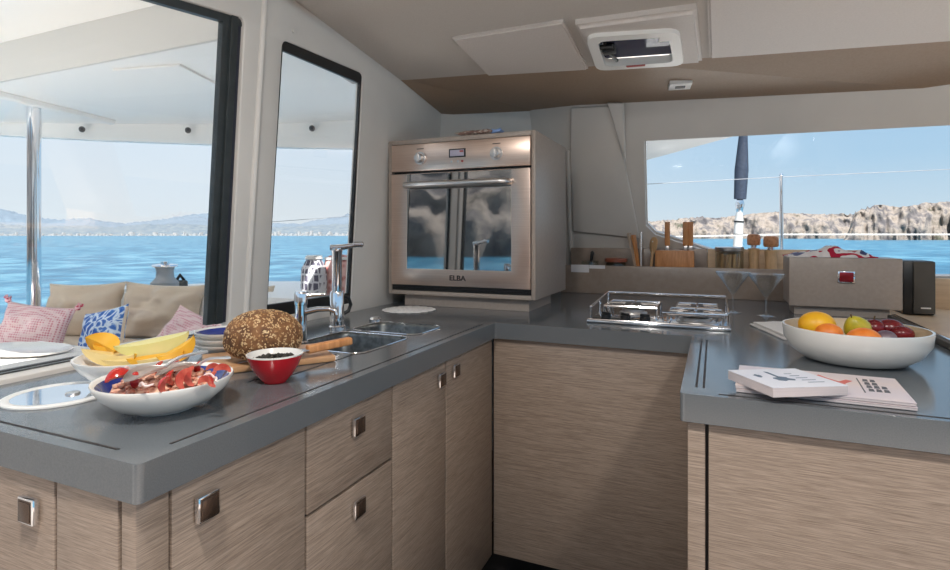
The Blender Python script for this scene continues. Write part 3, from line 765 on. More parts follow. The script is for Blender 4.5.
# canister and mills
p = onshelf(740, 2.835); cn = thing('glass_canister', 'wide clear glass canister with a metal lid, holding pale sticks', 'canister', p)
ztop = PY(736, 247, 2.80).z-SZ
bm = NB(); lathe(bm, [(0, 0), (.060, 0), (.061, .004), (.061, ztop-.02), (.058, ztop-.02), (.058, .006), (0, .006)], 28); obj('glass', bm, 'jar', cn)
bm = NB()
for i in range(16):
    a_ = i*2.4; rr = .044*math.sqrt((i+.5)/16); tube(bm, [(rr*math.cos(a_), rr*math.sin(a_), .007), (rr*math.cos(a_+.2), rr*math.sin(a_+.2), ztop-.035)], .007, 6)
tag(obj('contents', bm, 'woodlt', cn), kind='stuff')
bm = NB(); lathe(bm, [(.0, ztop-.0195), (.062, ztop-.0195), (.063, ztop-.016), (.063, ztop-.003), (.06, ztop), (0, ztop)], 28); obj('lid', bm, 'steel', cn)
def mill(label, u, y_, vt, sc, b_mat):
    p = PY(u, 250, y_); z1 = PY(u, vt, y_).z; t = thing('pepper_mill', label, 'mill', (p.x, y_, SZ)); h_ = z1-SZ
    bm = NB(); lathe(bm, [(0, 0), (.027*sc, 0), (.028*sc, .01), (.022*sc, h_*.42), (.025*sc, h_*.62), (.026*sc, h_*.7), (0, h_*.7)], 24); obj('body', bm, b_mat, t)
    bm = NB(); lathe(bm, [(.015*sc, h_*.7), (.015*sc, h_*.76)], 20); obj('collar', bm, 'chrome', t)
    bm = NB(); lathe(bm, [(0, h_*.76), (.026*sc, h_*.765), (.03*sc, h_*.8), (.03*sc, h_*.93), (.026*sc, h_*.985), (.015*sc, h_), (0, h_)], 24); obj('head', bm, 'cork', t)
mill('pepper mill with a cork head, standing behind the glass canister', 743, 2.84+.02, 234, .95, 'woodlt')
# keep the first mill clear of the canister
cn.location.x -= .045
bpy.data.objects['pepper_mill'].location.x += .045
mill('pepper mill with a cork head, standing alone right of the canister', 771, 2.83, 236, 1.05, 'woodlt')
# ---- martini glasses
def martini(u, v, vr, label):
    p = P(u, v); t = thing('martini_glass', label, 'glass', p)
    h_ = .9; rimz = PY(u, vr, p.y).z-.9
    bm = NB(); rr = .062; zb = rimz*.42
    lathe(bm, [(.030, 0), (.032, .0015), (.012, .004), (.0035, .012), (.0028, zb*.5), (.004, zb-.004), (.006, zb), (rr*.5, zb+(rimz-zb)*.5), (rr, rimz), (rr-.0012, rimz), (rr*.5-.001, zb+(rimz-zb)*.5+.002), (.003, zb+.006), (0, zb+.006)], 40)
    obj('glass_body', bm, 'clear', t, ang=80)
martini(733, 312.5, 272, 'clear martini glass standing beside the right side of the hob')
martini(766, 316, 274, 'clear martini glass standing nearer the white napkin')

# ================================================================== LEFT WORKTOP FOOD
def dish(prof, m, t, name, n=48, sx=1, sy=1, ang=50):
    return obj(name, lathe(NB(), prof, n, sx=sx, sy=sy), m, t, ang=ang)
# salad bowl
c = P(165, 377, .952); SB = Vector((c.x, c.y, .9005))
sb = thing('salad_bowl', 'white bowl with a cobalt blue inside, holding tomato salad', 'bowl', SB)
R_ = .106
dish([(0, 0), (.046, 0), (.048, .004), (.072, .011), (.094, .030), (R_, .050), (R_-.001, .053), (R_-.005, .052), (R_-.008, .047)], 'gl_w', sb, 'bowl_body')
dish([(R_-.0078, .0475), (.089, .032), (.070, .017), (.043, .010), (0, .008)], 'gl_blue', sb, 'blue_lining')
M['salad'] = noisy('minced_salad', sr(176, 84, 60), sr(240, 196, 168), 110, .5, bs=.6, bd=.004)
M['tomato'] = noisy('tomato_flesh', sr(190, 62, 48), sr(222, 112, 90), 40, .35, coat=.1)
M['tomskin'] = mat('tomato_skin', sr(176, 34, 26), .2, coat=.5)
M['onion'] = mat('onion', sr(236, 206, 200), .3)
M['herb'] = mat('herb', sr(70, 84, 40), .5)
bm = NB()
for i in range(9):
    for k_ in range(0): pass
n_ = 26
rings = []
for i in range(13):
    r1 = .083*i/12
    rings.append([Vector((r1*math.cos(2*PI*j/n_), r1*math.sin(2*PI*j/n_), .036+.019*(1-(r1/.083)**2)+.006*noise.noise(Vector((r1*math.cos(2*PI*j/n_)*60, r1*math.sin(2*PI*j/n_)*60, 0))) if r1 < .08 else .027)) for j in range(n_)])
loft(bm, rings[::-1], True, False)
for i in range(190):
    a_ = random.uniform(0, 2*PI); r1 = .074*math.sqrt(random.random()); s_ = random.uniform(.003, .007)
    z_ = .036+.019*(1-(r1/.083)**2)+random.uniform(0, .007)
    b2 = NB(); bmesh.ops.create_icosphere(b2, subdivisions=1, radius=s_); 
    for v in b2.verts: v.co = Vector((v.co.x*random.uniform(.9, 1.4), v.co.y, v.co.z*.7))
    bmesh.ops.translate(b2, verts=b2.verts, vec=(r1*math.cos(a_), r1*math.sin(a_), z_)); merge(bm, b2)
o = obj('chopped_salad', bm, 'salad', None, loc=SB); tag(o, 'chopped grain and tomato salad heaped in the blue-lined bowl', 'salad', kind='stuff')
# crescent tomato slices
def crescent(R1, half, th_, n=12):
    """tomato wedge: sphere lune, skin outside (mat 0), flesh (mat 1)"""
    bm = NB(); rings = []
    for i in range(n+1):
        t = -PI/2+PI*i/n; ring = []
        for j in range(7):
            ph = -half+2*half*j/6; ring.append(Vector((R1*math.cos(t)*math.cos(ph), R1*math.cos(t)*math.sin(ph), R1*math.sin(t)*1.0)))
        ring.append(Vector((R1*.25*math.cos(t), 0, R1*.7*math.sin(t)))); rings.append(ring)
    vr = [[bm.verts.new(p+Vector((random.uniform(-1, 1), 0, 0))*1e-5) for p in r] for r in rings]
    for a, b in zip(vr, vr[1:]):
        for k2 in range(8):
            j2 = (k2+1) % 8
            f = bm.faces.new((a[k2], a[j2], b[j2], b[k2])); f.material_index = 0 if k2 < 6 else 1
    for r in (vr[0], vr[-1]): 
        try: bm.faces.new(r)
        except ValueError: pass
    bmesh.ops.recalc_face_normals(bm, faces=bm.faces)
    return bm
tb = crescent(.024, .5, .01)
tomlab = ['big red tomato wedge at the left rim of the salad bowl', 'tomato wedge standing upright in the middle of the salad', 'tomato wedge leaning on the upright one in the salad', 'tomato wedge against the blue right side of the salad bowl', 'tomato wedge at the far side of the salad under the spoon handle', 'tomato wedge at the near side of the salad bowl', 'tomato wedge just left of the blue patch at the right rim', 'tomato wedge beside the spoon head at the back of the salad']
spots = [(118, 381, 1.45, 0), (187, 379, 1.15, 1), (194, 376, 1.1, 1), (222, 372, .95, 0), (178, 368, .9, 1), (205, 384, .9, 0), (213, 370, .8, 0), (162, 368, .8, 1)]
for (u, v, k_, lab) in ((136, 380, .9, 'small tomato wedge between the big left wedge and the onion ring'), (168, 385, .95, 'tomato wedge at the very front centre of the salad'), (174, 377, .9, 'tomato wedge just left of the upright ones'), (216, 379, .9, 'tomato wedge at the right front of the salad below the blue rim'), (200, 367, .8, 'tomato wedge at the back right of the salad')):
    spots.append((u, v, k_, 1)); tomlab.append(lab)
proto = None
for (u, v, s_, up_), lab in zip(spots, tomlab):
    if proto is None: proto = obj('tomato_wedge', tb, None, mats=['tomskin', 'tomato']); o = proto
    else: o = proto.copy(); COL.objects.link(o)
    p = P(u, v, .962); o.location = p; o.scale = (s_*.62,)*3
    o.rotation_euler = (random.uniform(-.4, .4), (0 if up_ else .9)+random.uniform(-.3, .3), random.uniform(-2.6, -.8)) if up_ else (PI/2+random.uniform(-.4, .4), -1.1, random.uniform(0, 3))
    tag(o, lab, 'tomato', 'tomato wedges in the salad')
bm = NB(); rr = [(.022*math.cos(a*PI/14), .022*math.sin(a*PI/14), .004*math.sin(a)) for a in range(0, 15)]; tube(bm, rr, .0028, 6)
op = obj('onion_ring', bm, 'onion'); op.scale = (.6,)*3
for i, (u, v, rz_, lab) in enumerate(((150, 386, 2.8, 'pale onion ring at the near edge of the salad'), (207, 380, .5, 'pale onion ring among the tomato wedges at the right of the salad'), (131, 372, 1.5, 'pale onion ring by the big tomato wedge at the left of the salad'))):
    o = op if i == 0 else op.copy()
    if i: COL.objects.link(o)
    o.location = P(u, v, .965); o.rotation_euler = (.4, .2, rz_); tag(o, lab, 'onion', 'onion rings in the salad')
def spoon(label, head, tail, hw_, up=.0):
    a = P(head[0], head[1], head[2]); b_ = P(tail[0], tail[1], tail[2])
    t = thing('serving_spoon', label, 'spoon', a); d_ = b_-a; L_ = d_.length
    t.rotation_euler = d_.to_track_quat('X', 'Z').to_euler()
    bm = NB(); rings = []
    for i in range(11):
        f_ = i/10; x_ = -.035+.07*f_; w_ = hw_*math.sqrt(max(0, 1-(2*f_-1)**2))+.0025*f_+.0005; dep = .010*math.sin(PI*f_)
        rings.append([Vector((x_, w_*math.sin(k2*PI/8-PI/2), dep*(1-math.cos(k2*PI/8-PI/2)))) for k2 in range(9)])
    loft(bm, rings, False, False)
    ex = bmesh.ops.solidify(bm, geom=list(bm.faces), thickness=.0014)
    bmesh.ops.recalc_face_normals(bm, faces=bm.faces)
    obj('spoon_head', bm, 'spoonm', t)
    bm = NB(); rings = []
    for i in range(9):
        f_ = i/8; x_ = .033+(L_-.033)*f_; w_ = .003+.0045*f_*f_; h_ = .0016; zz = .010*(1-f_)*math.sin(f_*3)
        rings.append([Vector((x_, w_*c_, zz+h_*s_)) for c_, s_ in ((-1, -1), (1, -1), (1, 1), (-1, 1))])
    loft(bm, rings); bmesh.ops.recalc_face_normals(bm, faces=bm.faces); obj('spoon_handle', bm, 'spoonm', t)
M['spoonm'] = mat('satin_silver', (.86, .84, .82), .38, 1)
spoon('silver serving spoon lying head down over the left of the salad', (146, 374, .972), (205, 351, .987), .021)
spoon('silver serving spoon whose handle points towards the bread', (178, 370, .966), (229, 357, .974), .016)
# small dish-like lid (flush bin lid) on the counter
c = P(60, 395.5); t = thing('bin_lid', 'round mirror-like flush bin lid with a white rim at the left end of the worktop', 'lid', (c.x, c.y, .9))
bm = NB(); lathe(bm, [(.071, .0004), (.086, .0004), (.086, .003), (.083, .0045), (.073, .0045), (.071, .003)], 56); obj('rim', bm, 'white', t)
bm = NB(); lathe(bm, [(0, .0004), (.0708, .0004), (.0708, .003), (0, .003)], 56); obj('disc', bm, mat('mirror_disc', (.8, .82, .84), .05, 1), t)
bm = NB(); lathe(bm, [(0, .003), (.012, .003), (.011, .006), (0, .006)], 24); obj('finger_pull', bm, 'steel', t, loc=(.02, .01, 0))
# fruit bowl left
c = P(135, 356, .952); FB = Vector((c.x, c.y, .9005))
fb = thing('fruit_dish', 'white dish heaped with yellow melon wedges near the sliding window', 'bowl', FB)
dish([(0, 0), (.045, 0), (.047, .004), (.071, .014), (.092, .034), (.103, .052), (.103, .055), (.099, .055), (.088, .038), (.068, .020), (.044, .010), (0, .009)], 'gl_w', fb, 'dish_body')
M['rind'] = noisy('yellow_rind', sr(228, 178, 30), sr(242, 200, 60), 30, .35)
M['flesh'] = noisy('pale_melon_flesh', sr(238, 214, 156), sr(232, 204, 128), 14, .35)
M['oflesh'] = noisy('golden_flesh', sr(236, 182, 60), sr(226, 160, 40), 16, .35)
M['gflesh'] = noisy('greenish_flesh', sr(214, 208, 130), sr(226, 214, 150), 12, .35)
def melon(Ls, R1, half, fleshm, seedcut=.45):
    bm = NB(); n = 18; vr = []
    for i in range(n+1):
        t = -PI/2+PI*i/n; ring = []
        c_ = math.cos(t)
        for j in range(9):
            ph = -half+2*half*j/8; ring.append(Vector((Ls*math.sin(t), R1*c_*math.sin(ph), -R1*c_*math.cos(ph)+R1*.5)))
        ring.append(Vector((Ls*.97*math.sin(t), .0, -R1*c_*seedcut+R1*.5)))
        vr.append([bm.verts.new(p+Vector((0, j*1e-6, 0))) for j, p in enumerate(ring)])
    for a, b in zip(vr, vr[1:]):
        for k2 in range(10):
            j2 = (k2+1) % 10; f = bm.faces.new((a[k2], a[j2], b[j2], b[k2])); f.material_index = 0 if k2 < 8 else 1
    bmesh.ops.recalc_face_normals(bm, faces=bm.faces)
    return obj('melon_wedge', bm, None, mats=['rind', fleshm], ang=30)
ml = [((104, 345, .974), .030, .042, .6, 'oflesh', (1.3, .5, .5), 'short golden wedge standing at the left of the heap in the fruit dish'),
      ((112, 356, .958), .058, .034, .5, 'flesh', (.75, .05, .25), 'long pale melon wedge lying across the left front of the fruit dish'),
      ((135, 361, .952), .056, .024, .4, 'flesh', (.95, -.05, .45), 'thin melon wedge at the very front of the fruit dish'),
      ((158, 358, .955), .050, .030, .5, 'oflesh', (.95, -.1, .65), 'deep yellow melon wedge at the front right of the fruit dish'),
      ((128, 348, .966), .060, .030, .45, 'oflesh', (.7, .0, .6), 'golden melon wedge under the large greenish one'),
      ((155, 343, .980), .066, .038, .55, 'gflesh', (.9, -.18, .68), 'large greenish melon wedge on top of the heap, tip pointing up'),
      ((178, 350, .970), .036, .034, .55, 'oflesh', (.7, -.5, 1.0), 'short yellow melon wedge at the right rim of the fruit dish')]
for (p, Ls, R1, hf, fm, ro, lab) in ml:
    o = melon(Ls, R1, hf, fm); o.location = P(*p); o.rotation_euler = ro; tag(o, lab, 'melon', 'melon wedges in the dish')
# plates
c = P(226, 334, .945)
for i in range(3):
    t = thing('small_plate', ['white shallow dish at the bottom of the stack of three by the bread', 'white shallow dish in the middle of the stack of three by the bread', 'blue-lined shallow dish on top of the stack of three by the bread'][i], 'plate', (c.x, c.y, .9005+i*.0145), group='stacked dishes beside the bread')
    dish([(0, 0), (.035, 0), (.037, .003), (.058, .010), (.072, .022), (.073, .026), (.070, .026), (.067, .022)], 'gl_w', t, 'plate_body')
    dish([(.0675, .0225), (.056, .013), (.034, .006), (0, .005)], 'gl_blue' if i == 2 else 'gl_w', t, 'plate_lining')
# cutting board
A = P(235, 373.5); B = P(336, 361.5); dv = (B-A).normalized(); nv = Vector((-dv.y, dv.x, 0)); LB = (B-A).length+.05
ctr = B-dv*LB/2+nv*.085
ang = math.atan2(dv.y, dv.x)
cb = thing('cutting_board', 'wooden cutting board under the seeded loaf', 'cutting board', (ctr.x, ctr.y, .9005), ang)
obj('board', bx(-LB/2, LB/2, -.085, .085, 0, .014, .003), 'board', cb)
# bread
c = P(263.5, 365, .915)
bp = Vector((c.x, c.y+.0, .9152))
cv = Vector((ray(263, 300).x, ray(263, 300).y, 0)).normalized(); bp += cv*.055
SCL = .95
br = thing('seeded_loaf', 'round brown loaf covered in pale seeds on the cutting board', 'bread', bp, TH)
M['crust'] = noisy('bread_crust', sr(92, 58, 34), sr(140, 96, 58), 40, .75, bs=.8, bd=.004)
def loafpt(th_, ph):
    x_ = math.cos(ph)*math.cos(th_); y_ = math.cos(ph)*math.sin(th_); z_ = math.sin(ph)
    r_ = 1+.03*noise.noise(Vector((x_, y_, z_))*2.2)
    zz = (z_**.85)*.064 if z_ > 0 else -((-z_)**.8)*.052
    flat = max(zz+.052, 0.0)
    return Vector((x_*.087*r_, y_*.08*r_, flat))
bm = NB(); bmesh.ops.create_uvsphere(bm, u_segments=56, v_segments=36, radius=1)
for v in bm.verts:
    p = v.co.normalized(); v.co = loafpt(math.atan2(p.y, p.x), math.asin(max(-1, min(1, p.z)))); v.co += noise.noise_vector(v.co*70)*.0015
obj('crust', bm, 'crust', br, ang=80)
M['seed'] = noisy('pale_seeds', sr(226, 196, 150), sr(176, 132, 84), 60, .6)
bm = NB()
for i in range(1700):
    th_ = random.uniform(-PI, PI); ph = math.asin(random.uniform(-.75, 1)); p = loafpt(th_, ph)
    b2 = NB(); bmesh.ops.create_icosphere(b2, subdivisions=1, radius=1)
    s_ = random.uniform(.0012, .0026)
    nn = (p-Vector((0, 0, .05))).normalized(); q = nn.to_track_quat('Z', 'Y').to_matrix().to_4x4() @ Matrix.Rotation(random.uniform(0, 6), 4, 'Z')
    bmesh.ops.transform(b2, verts=b2.verts, matrix=Matrix.Translation(p) @ q @ Matrix.Diagonal((s_*1.5, s_*.8, s_*.5, 1)))
    me_ = None; vs_ = [bm.verts.new(v.co) for v in b2.verts]; idx = {v: i2 for i2, v in enumerate(b2.verts)}
    for f in b2.faces: bm.faces.new([vs_[idx[v]] for v in f.verts])
    b2.free()
tag(obj('seeds', bm, 'seed', br), kind='stuff')
br.scale = (.95,)*3
# knife
a = P(307, 349.5, .934); b_ = P(351, 340.5, .940); d_ = b_-a; LK = d_.length
kn = thing('bread_knife', 'knife with a light wooden handle resting on the board over the sink', 'knife', a); kn.rotation_euler = d_.to_track_quat('X', 'Z').to_euler()
obj('handle', bx(0, LK, -.010, .010, -.009, .009, .004, 3), 'wood', kn)
obj('blade', plate([(-.15, .004), (0, -.012), (0, .010), (-.13, .010)], [], Vector((0, 0, -.001)), X, Y, .002), 'steel', kn)
# red bowl
c = P(275, 354, .955); RB = Vector((c.x, c.y, .9005))
rb = thing('red_bowl', 'small red bowl with a white inside, full of dark seeds', 'bowl', RB)
dish([(0, 0), (.022, 0), (.024, .003), (.034, .014), (.046, .034), (.0535, .054)], 'gl_red', rb, 'outer_shell')
dish([(.0535, .0538), (.0538, .0565), (.051, .0568), (.047, .046), (.036, .03), (0, .028)], 'gl_w', rb, 'white_lining')
M['seedk'] = noisy('dark_seeds', sr(30, 28, 26), sr(66, 60, 52), 60, .6)
bm = NB()
for i in range(170):
    a_ = random.uniform(0, 2*PI); r1 = .041*math.sqrt(random.random()); s_ = random.uniform(.002, .0042)
    b2 = NB(); bmesh.ops.create_icosphere(b2, subdivisions=1, radius=s_); xf(b2, loc=(r1*math.cos(a_), r1*math.sin(a_), .043+.006*(1-r1/.04)+random.uniform(0, .004))); merge(bm, b2)
lathe(bm, [(0, .03), (.038, .032), (.044, .043), (0, .046)], 24)
tag(obj('mixed_seeds', bm, 'seedk', None, loc=RB), 'dark mixed seeds filling the small red bowl', 'seeds', kind='stuff')
# doily
c = P(409, 310); bm = NB(); n_ = 96
def dring(r1, z_, am): return [Vector(((r1+am*abs(math.cos(2*PI*j/n_*9)))*math.cos(2*PI*j/n_), (r1+am*abs(math.cos(2*PI*j/n_*9)))*math.sin(2*PI*j/n_), z_)) for j in range(n_)]
loft(bm, [dring(.001, 0, 0), dring(.094, 0, .010), dring(.096, .0015, .010), dring(.092, .003, .010), dring(.001, .003, 0)], True, True)
M['lace'] = voro('white_lace', sr(206, 204, 204), sr(236, 234, 232), 60, .2, .4, .8, bs=.5, bd=.002)
o = obj('doily', bm, 'lace', loc=(c.x, c.y, .9006)); tag(o, 'white scalloped lace doily lying in front of the oven plinth', 'doily')

# ================================================================== RIGHT WORKTOP
c = P(855, 330, .972); BB = Vector((c.x, c.y+.01, .9005))
bw = thing('large_fruit_bowl', 'large wide cream bowl of fruit on the right worktop', 'bowl', BB)
R_ = .146
dish([(0, 0), (.088, 0), (.102, .004), (.127, .022), (.143, .048), (R_, .075), (R_, .078), (R_-.005, .078)], 'gl_w', bw, 'bowl_body', 64)
dish([(R_-.005, .0778), (.136, .05), (.12, .026), (.085, .012), (0, .01)], 'cream', bw, 'bowl_lining', 64)
def fruit(name, lab, cat, u, v, d_r, prof_scale, m, rot=(0, 0, 0), grp='fruit in the large bowl', stem=False, z=None):
    # centre placed inside the bowl at height z
    p = P(u, v, z); bm = NB(); bmesh.ops.create_uvsphere(bm, u_segments=32, v_segments=20, radius=d_r)
    for q in bm.verts:
        t_ = q.co.z/d_r
        q.co.x *= prof_scale[0]; q.co.y *= prof_scale[1]; q.co.z *= prof_scale[2]
        if name == 'pear': k2 = 1-.28*max(0, t_); q.co.x *= k2; q.co.y *= k2
        if name == 'lemon': q.co.z += .004*t_**9 if abs(t_) > .5 else 0
    t = thing(name, lab, cat, p, rot=rot, group=grp); obj('fruit_body', bm, m, t, ang=80)
    if stem:
        b2 = NB(); tube(b2, [(0, 0, d_r*prof_scale[2]*.96), (.002, .001, d_r*prof_scale[2]+.008)], .0016, 6); obj('stem', b2, 'stemm', t)
M['stemm'] = mat('stem', sr(92, 70, 40), .8)
M['mango'] = noisy('yellow_fruit', sr(232, 166, 20), sr(244, 190, 40), 18, .4, bs=.2, bd=.002)
M['orange'] = noisy('orange_peel', sr(232, 124, 40), sr(240, 142, 62), 50, .4, bs=.3, bd=.001)
M['pear'] = noisy('green_pear', sr(172, 168, 44), sr(204, 184, 56), 14, .35)
M['plum'] = noisy('dark_plum', sr(84, 18, 24), sr(120, 30, 36), 18, .25)
M['fig'] = noisy('grey_plum', sr(84, 66, 84), sr(128, 112, 120), 18, .35)
fruit('grapefruit', 'yellow citrus fruit standing highest at the left of the large bowl', 'fruit', 817, 325, .036, (1.12, .95, .9), 'mango', z=.974)
fruit('orange', 'orange half hidden beside the yellow citrus in the large bowl', 'fruit', 829, 333, .026, (1.1, 1, .85), 'orange', z=.963)
fruit('pear', 'green and yellow pear in the middle of the large bowl', 'fruit', 857, 328, .027, (1.05, 1, 1.25), 'pear', (.5, -.5, 0), stem=True, z=.973)
fruit('orange', 'larger orange at the near middle of the large bowl', 'fruit', 864, 340, .030, (1.15, 1, .9), 'orange', z=.957)
fruit('plum', 'dark red plum just right of the pear', 'fruit', 874, 328, .022, (1.05, 1, .95), 'plum', stem=True, z=.970)
fruit('plum', 'dark red plum furthest back at the right of the large bowl', 'fruit', 890, 328, .024, (1.2, 1, .9), 'plum', z=.970)
fruit('plum', 'dark plum low against the right side of the large bowl', 'fruit', 902, 334, .021, (1.15, 1, .9), 'plum', z=.962)
fruit('plum', 'greyish bloomed plum at the near right of the large bowl', 'fruit', 886, 338.5, .020, (1.05, 1, .9), 'fig', z=.961)
# napkin
a, b_, c, d_ = P(744, 325), P(776, 341.5), P(800, 338), P(775, 323)
bm = NB()
def quadslab(pts, z0, z1, bev=.001):
    b2 = NB(); loft(b2, [[Vector((p[0], p[1], z0)) for p in pts], [Vector((p[0], p[1], z1)) for p in pts]]); bmesh.ops.recalc_face_normals(b2, faces=b2.faces)
    bmesh.ops.bevel(b2, geom=list(b2.edges), offset=bev, segments=2, affect='EDGES'); return b2
ct = Vector((.19, 1.93, 0))
pts = [Vector((.105, 1.985, 0)), Vector((.178, 1.735, 0)), Vector((.30, 1.80, 0)), Vector((.235, 2.05, 0))]
nk = thing('napkin', 'folded white cloth napkin tucked beside the large fruit bowl', 'napkin', (.19, 1.9, .9))
n1 = quadslab(pts, .9006, .905, .0015); bmesh.ops.subdivide_edges(n1, edges=n1.edges, cuts=3, use_grid_fill=True); crumple(n1, .002, 25, 1, True)
for v in n1.verts: v.co.z = max(v.co.z, .9005)
obj('lower_fold', n1, 'napkin', nk, world=True)
p2 = [ct+(p-ct)*.93+Vector((.004, .004, 0)) for p in pts]
n1 = quadslab(p2, .9075, .912, .0015); bmesh.ops.subdivide_edges(n1, edges=n1.edges, cuts=3, use_grid_fill=True); crumple(n1, .002, 25, 5, True); obj('upper_fold', n1, 'napkin', nk, world=True)
# magazines and book
def mag(name, lab, cat, corners, z0, h_, m, cover=None):
    c_ = sum(corners, Vector((0, 0, 0)))/4; t = thing(name, lab, cat, (c_.x, c_.y, z0)); 
    obj('pages', quadslab(corners, z0+.0002, z0+h_-.0012, .0006), 'pagem', t, world=True)
    cc_ = [c_+(p-c_)*1.004 for p in corners]
    return t, obj('cover', quadslab(cc_, z0+h_-.0011, z0+h_, .0003), m, t, world=True), c_
M['pagem'] = noisy('page_edges', sr(206, 196, 196), sr(186, 176, 178), 3, .7, st=(1, 1, 900))
M['pinkcover'] = noisy('pale_pink_cover', sr(226, 210, 206), sr(214, 204, 212), 9, .35)
M['whitecover'] = noisy('white_cover', sr(222, 222, 232), sr(230, 230, 236), 9, .35)
M['redcover'] = mat('red_print_cover', sr(208, 96, 84), .4)
M['blueink'] = mat('blue_grey_print', sr(96, 112, 130), .5)
M['darkink'] = mat('charcoal_print', sr(84, 88, 96), .5)
nr, fr_ = P(917, 403.8, .913), P(895, 379, .913)
dirx = (P(743, 386, .913)-nr); dirx.z = 0; Lm = .27; dirx = dirx.normalized()*Lm
diry = fr_-nr; diry.z = 0; nr.z = 0
cor = [nr, nr+diry, nr+diry+dirx, nr+dirx]
mag('magazine', 'lower magazine of the pair near the front edge of the right worktop', 'magazine', [Vector((p.x+.001, p.y+.0, 0)) for p in cor], .9006, .006, 'pinkcover')
tm, cv_, cc_ = mag('magazine', 'upper magazine with a red figure and dark masthead on its pale cover', 'magazine', [Vector((p.x, p.y+.002, 0)) for p in cor], .9072, .006, 'pinkcover')
ux = -dirx.normalized(); uy = diry.normalized(); o0 = Vector((nr.x, nr.y+.002, 0))+dirx; zc = .9133
def mark(parent, org, ux_, uy_, poly, m, z_, name='print'):
    bm = NB(); 
    pts_ = [org+ux_*a_+uy_*b2 for a_, b2 in poly]
    loft(bm, [[Vector((p.x, p.y, z_)) for p in pts_], [Vector((p.x, p.y, z_+.0004)) for p in pts_]]); bmesh.ops.recalc_face_normals(bm, faces=bm.faces)
    return obj(name, bm, m, parent, world=True, smooth=False)
W_ = diry.length
mark(cv_, o0, ux, uy, [(.150, W_*.30), (.175, W_*.28), (.182, W_*.55), (.195, W_*.68), (.185, W_*.72), (.172, W_*.6), (.155, W_*.72), (.142, W_*.85), (.138, W_*.8), (.152, W_*.55)], 'redcover', zc)
for k_, (x0_, x1_) in enumerate(((.212, .221), (.2235, .2325), (.235, .244))):
    for q in range(4 if k_ < 2 else 2):
        y0_ = W_*(.30+.14*q)
        mark(cv_, o0, ux, uy, [(x0_, y0_), (x1_, y0_+.002*(q % 2)), (x1_, y0_+W_*.105), (x0_+.002, y0_+W_*.11)], 'darkink', zc)
mark(cv_, o0, ux, uy, [(.204, W_*.22), (.206, W_*.22), (.206, W_*.85), (.204, W_*.85)], 'darkink', zc)
bc = [P(773, 387.4, .9315), P(848, 385.3, .9315), P(795, 368.2, .9315), P(726, 370, .9315)]
bc[3] = bc[0]+(bc[2]-bc[1])
for p in bc: p.z = 0
tm, cv2, cc2 = mag('paperback_book', 'thick white paperback lying askew on top of the magazines', 'book', bc, .9137, .0175, 'whitecover')
ux = (bc[1]-bc[0]); WL = ux.length; ux.normalize(); uy = (bc[3]-bc[0]); WW = uy.length; uy.normalize(); o0 = bc[0]; zc = .9313
def blob(cx_, cy_, rx_, ry_, n=14, j=.35):
    return [(cx_+rx_*(1+random.uniform(-j, j))*math.cos(2*PI*i/n), cy_+ry_*(1+random.uniform(-j, j))*math.sin(2*PI*i/n)) for i in range(n)]
mark(cv2, o0, ux, uy, blob(WL*.2, WW*.62, .006, .010), 'blueink', zc)
mark(cv2, o0, ux, uy, blob(WL*.42, WW*.42, .018, .012), 'blueink', zc)
mark(cv2, o0, ux, uy, [(WL*.40, WW*.5), (WL*.44, WW*.5), (WL*.46, WW*.82), (WL*.42, WW*.84)], 'blueink', zc)
for q in range(5): mark(cv2, o0, ux, uy, [(WL*(.62+.0), WW*(.2+.12*q)), (WL*(.84-.03*q), WW*(.2+.12*q)), (WL*(.84-.03*q), WW*(.215+.12*q)), (WL*.62, WW*(.215+.12*q))], 'blueink', zc)
# taupe box with red latch
yb = 2.3
a, b_ = PY(789, 257.5, yb), PY(903, 310, yb)
xb0, xb1, zb0, zb1 = a.x, b_.x, .938, a.z
bb = thing('storage_box', 'taupe box unit with a red square latch behind the fruit bowl', 'box', ((xb0+xb1)/2, yb+.09, .9))
obj('casing', bx(xb0, xb1, yb+.015, yb+.19, zb0, zb1, .004), 'boxg', bb, world=True)
df = obj('door', bx(xb0, xb1, yb, yb+.014, zb0-.004, zb1+.001, .004), 'boxg', bb, world=True)
obj('plinth', bx(xb0+.02, xb1-.03, yb+.03, yb+.17, .9005, zb0-.0005), 'boxg', bb, world=True)
c = PY(846, 277, yb); M['redlatch'] = mat('red_latch', sr(150, 34, 44), .2, .4)
h1 = obj('latch', bx(c.x-.026, c.x+.026, yb-.008, yb-.0005, c.z-.021, c.z+.021, .002), 'chrome', df, world=True)
h1.name = 'latch'
obj('latch_face', bx(c.x-.021, c.x+.021, yb-.011, yb-.0065, c.z-.017, c.z+.017, .002), 'redlatch', bb, world=True)
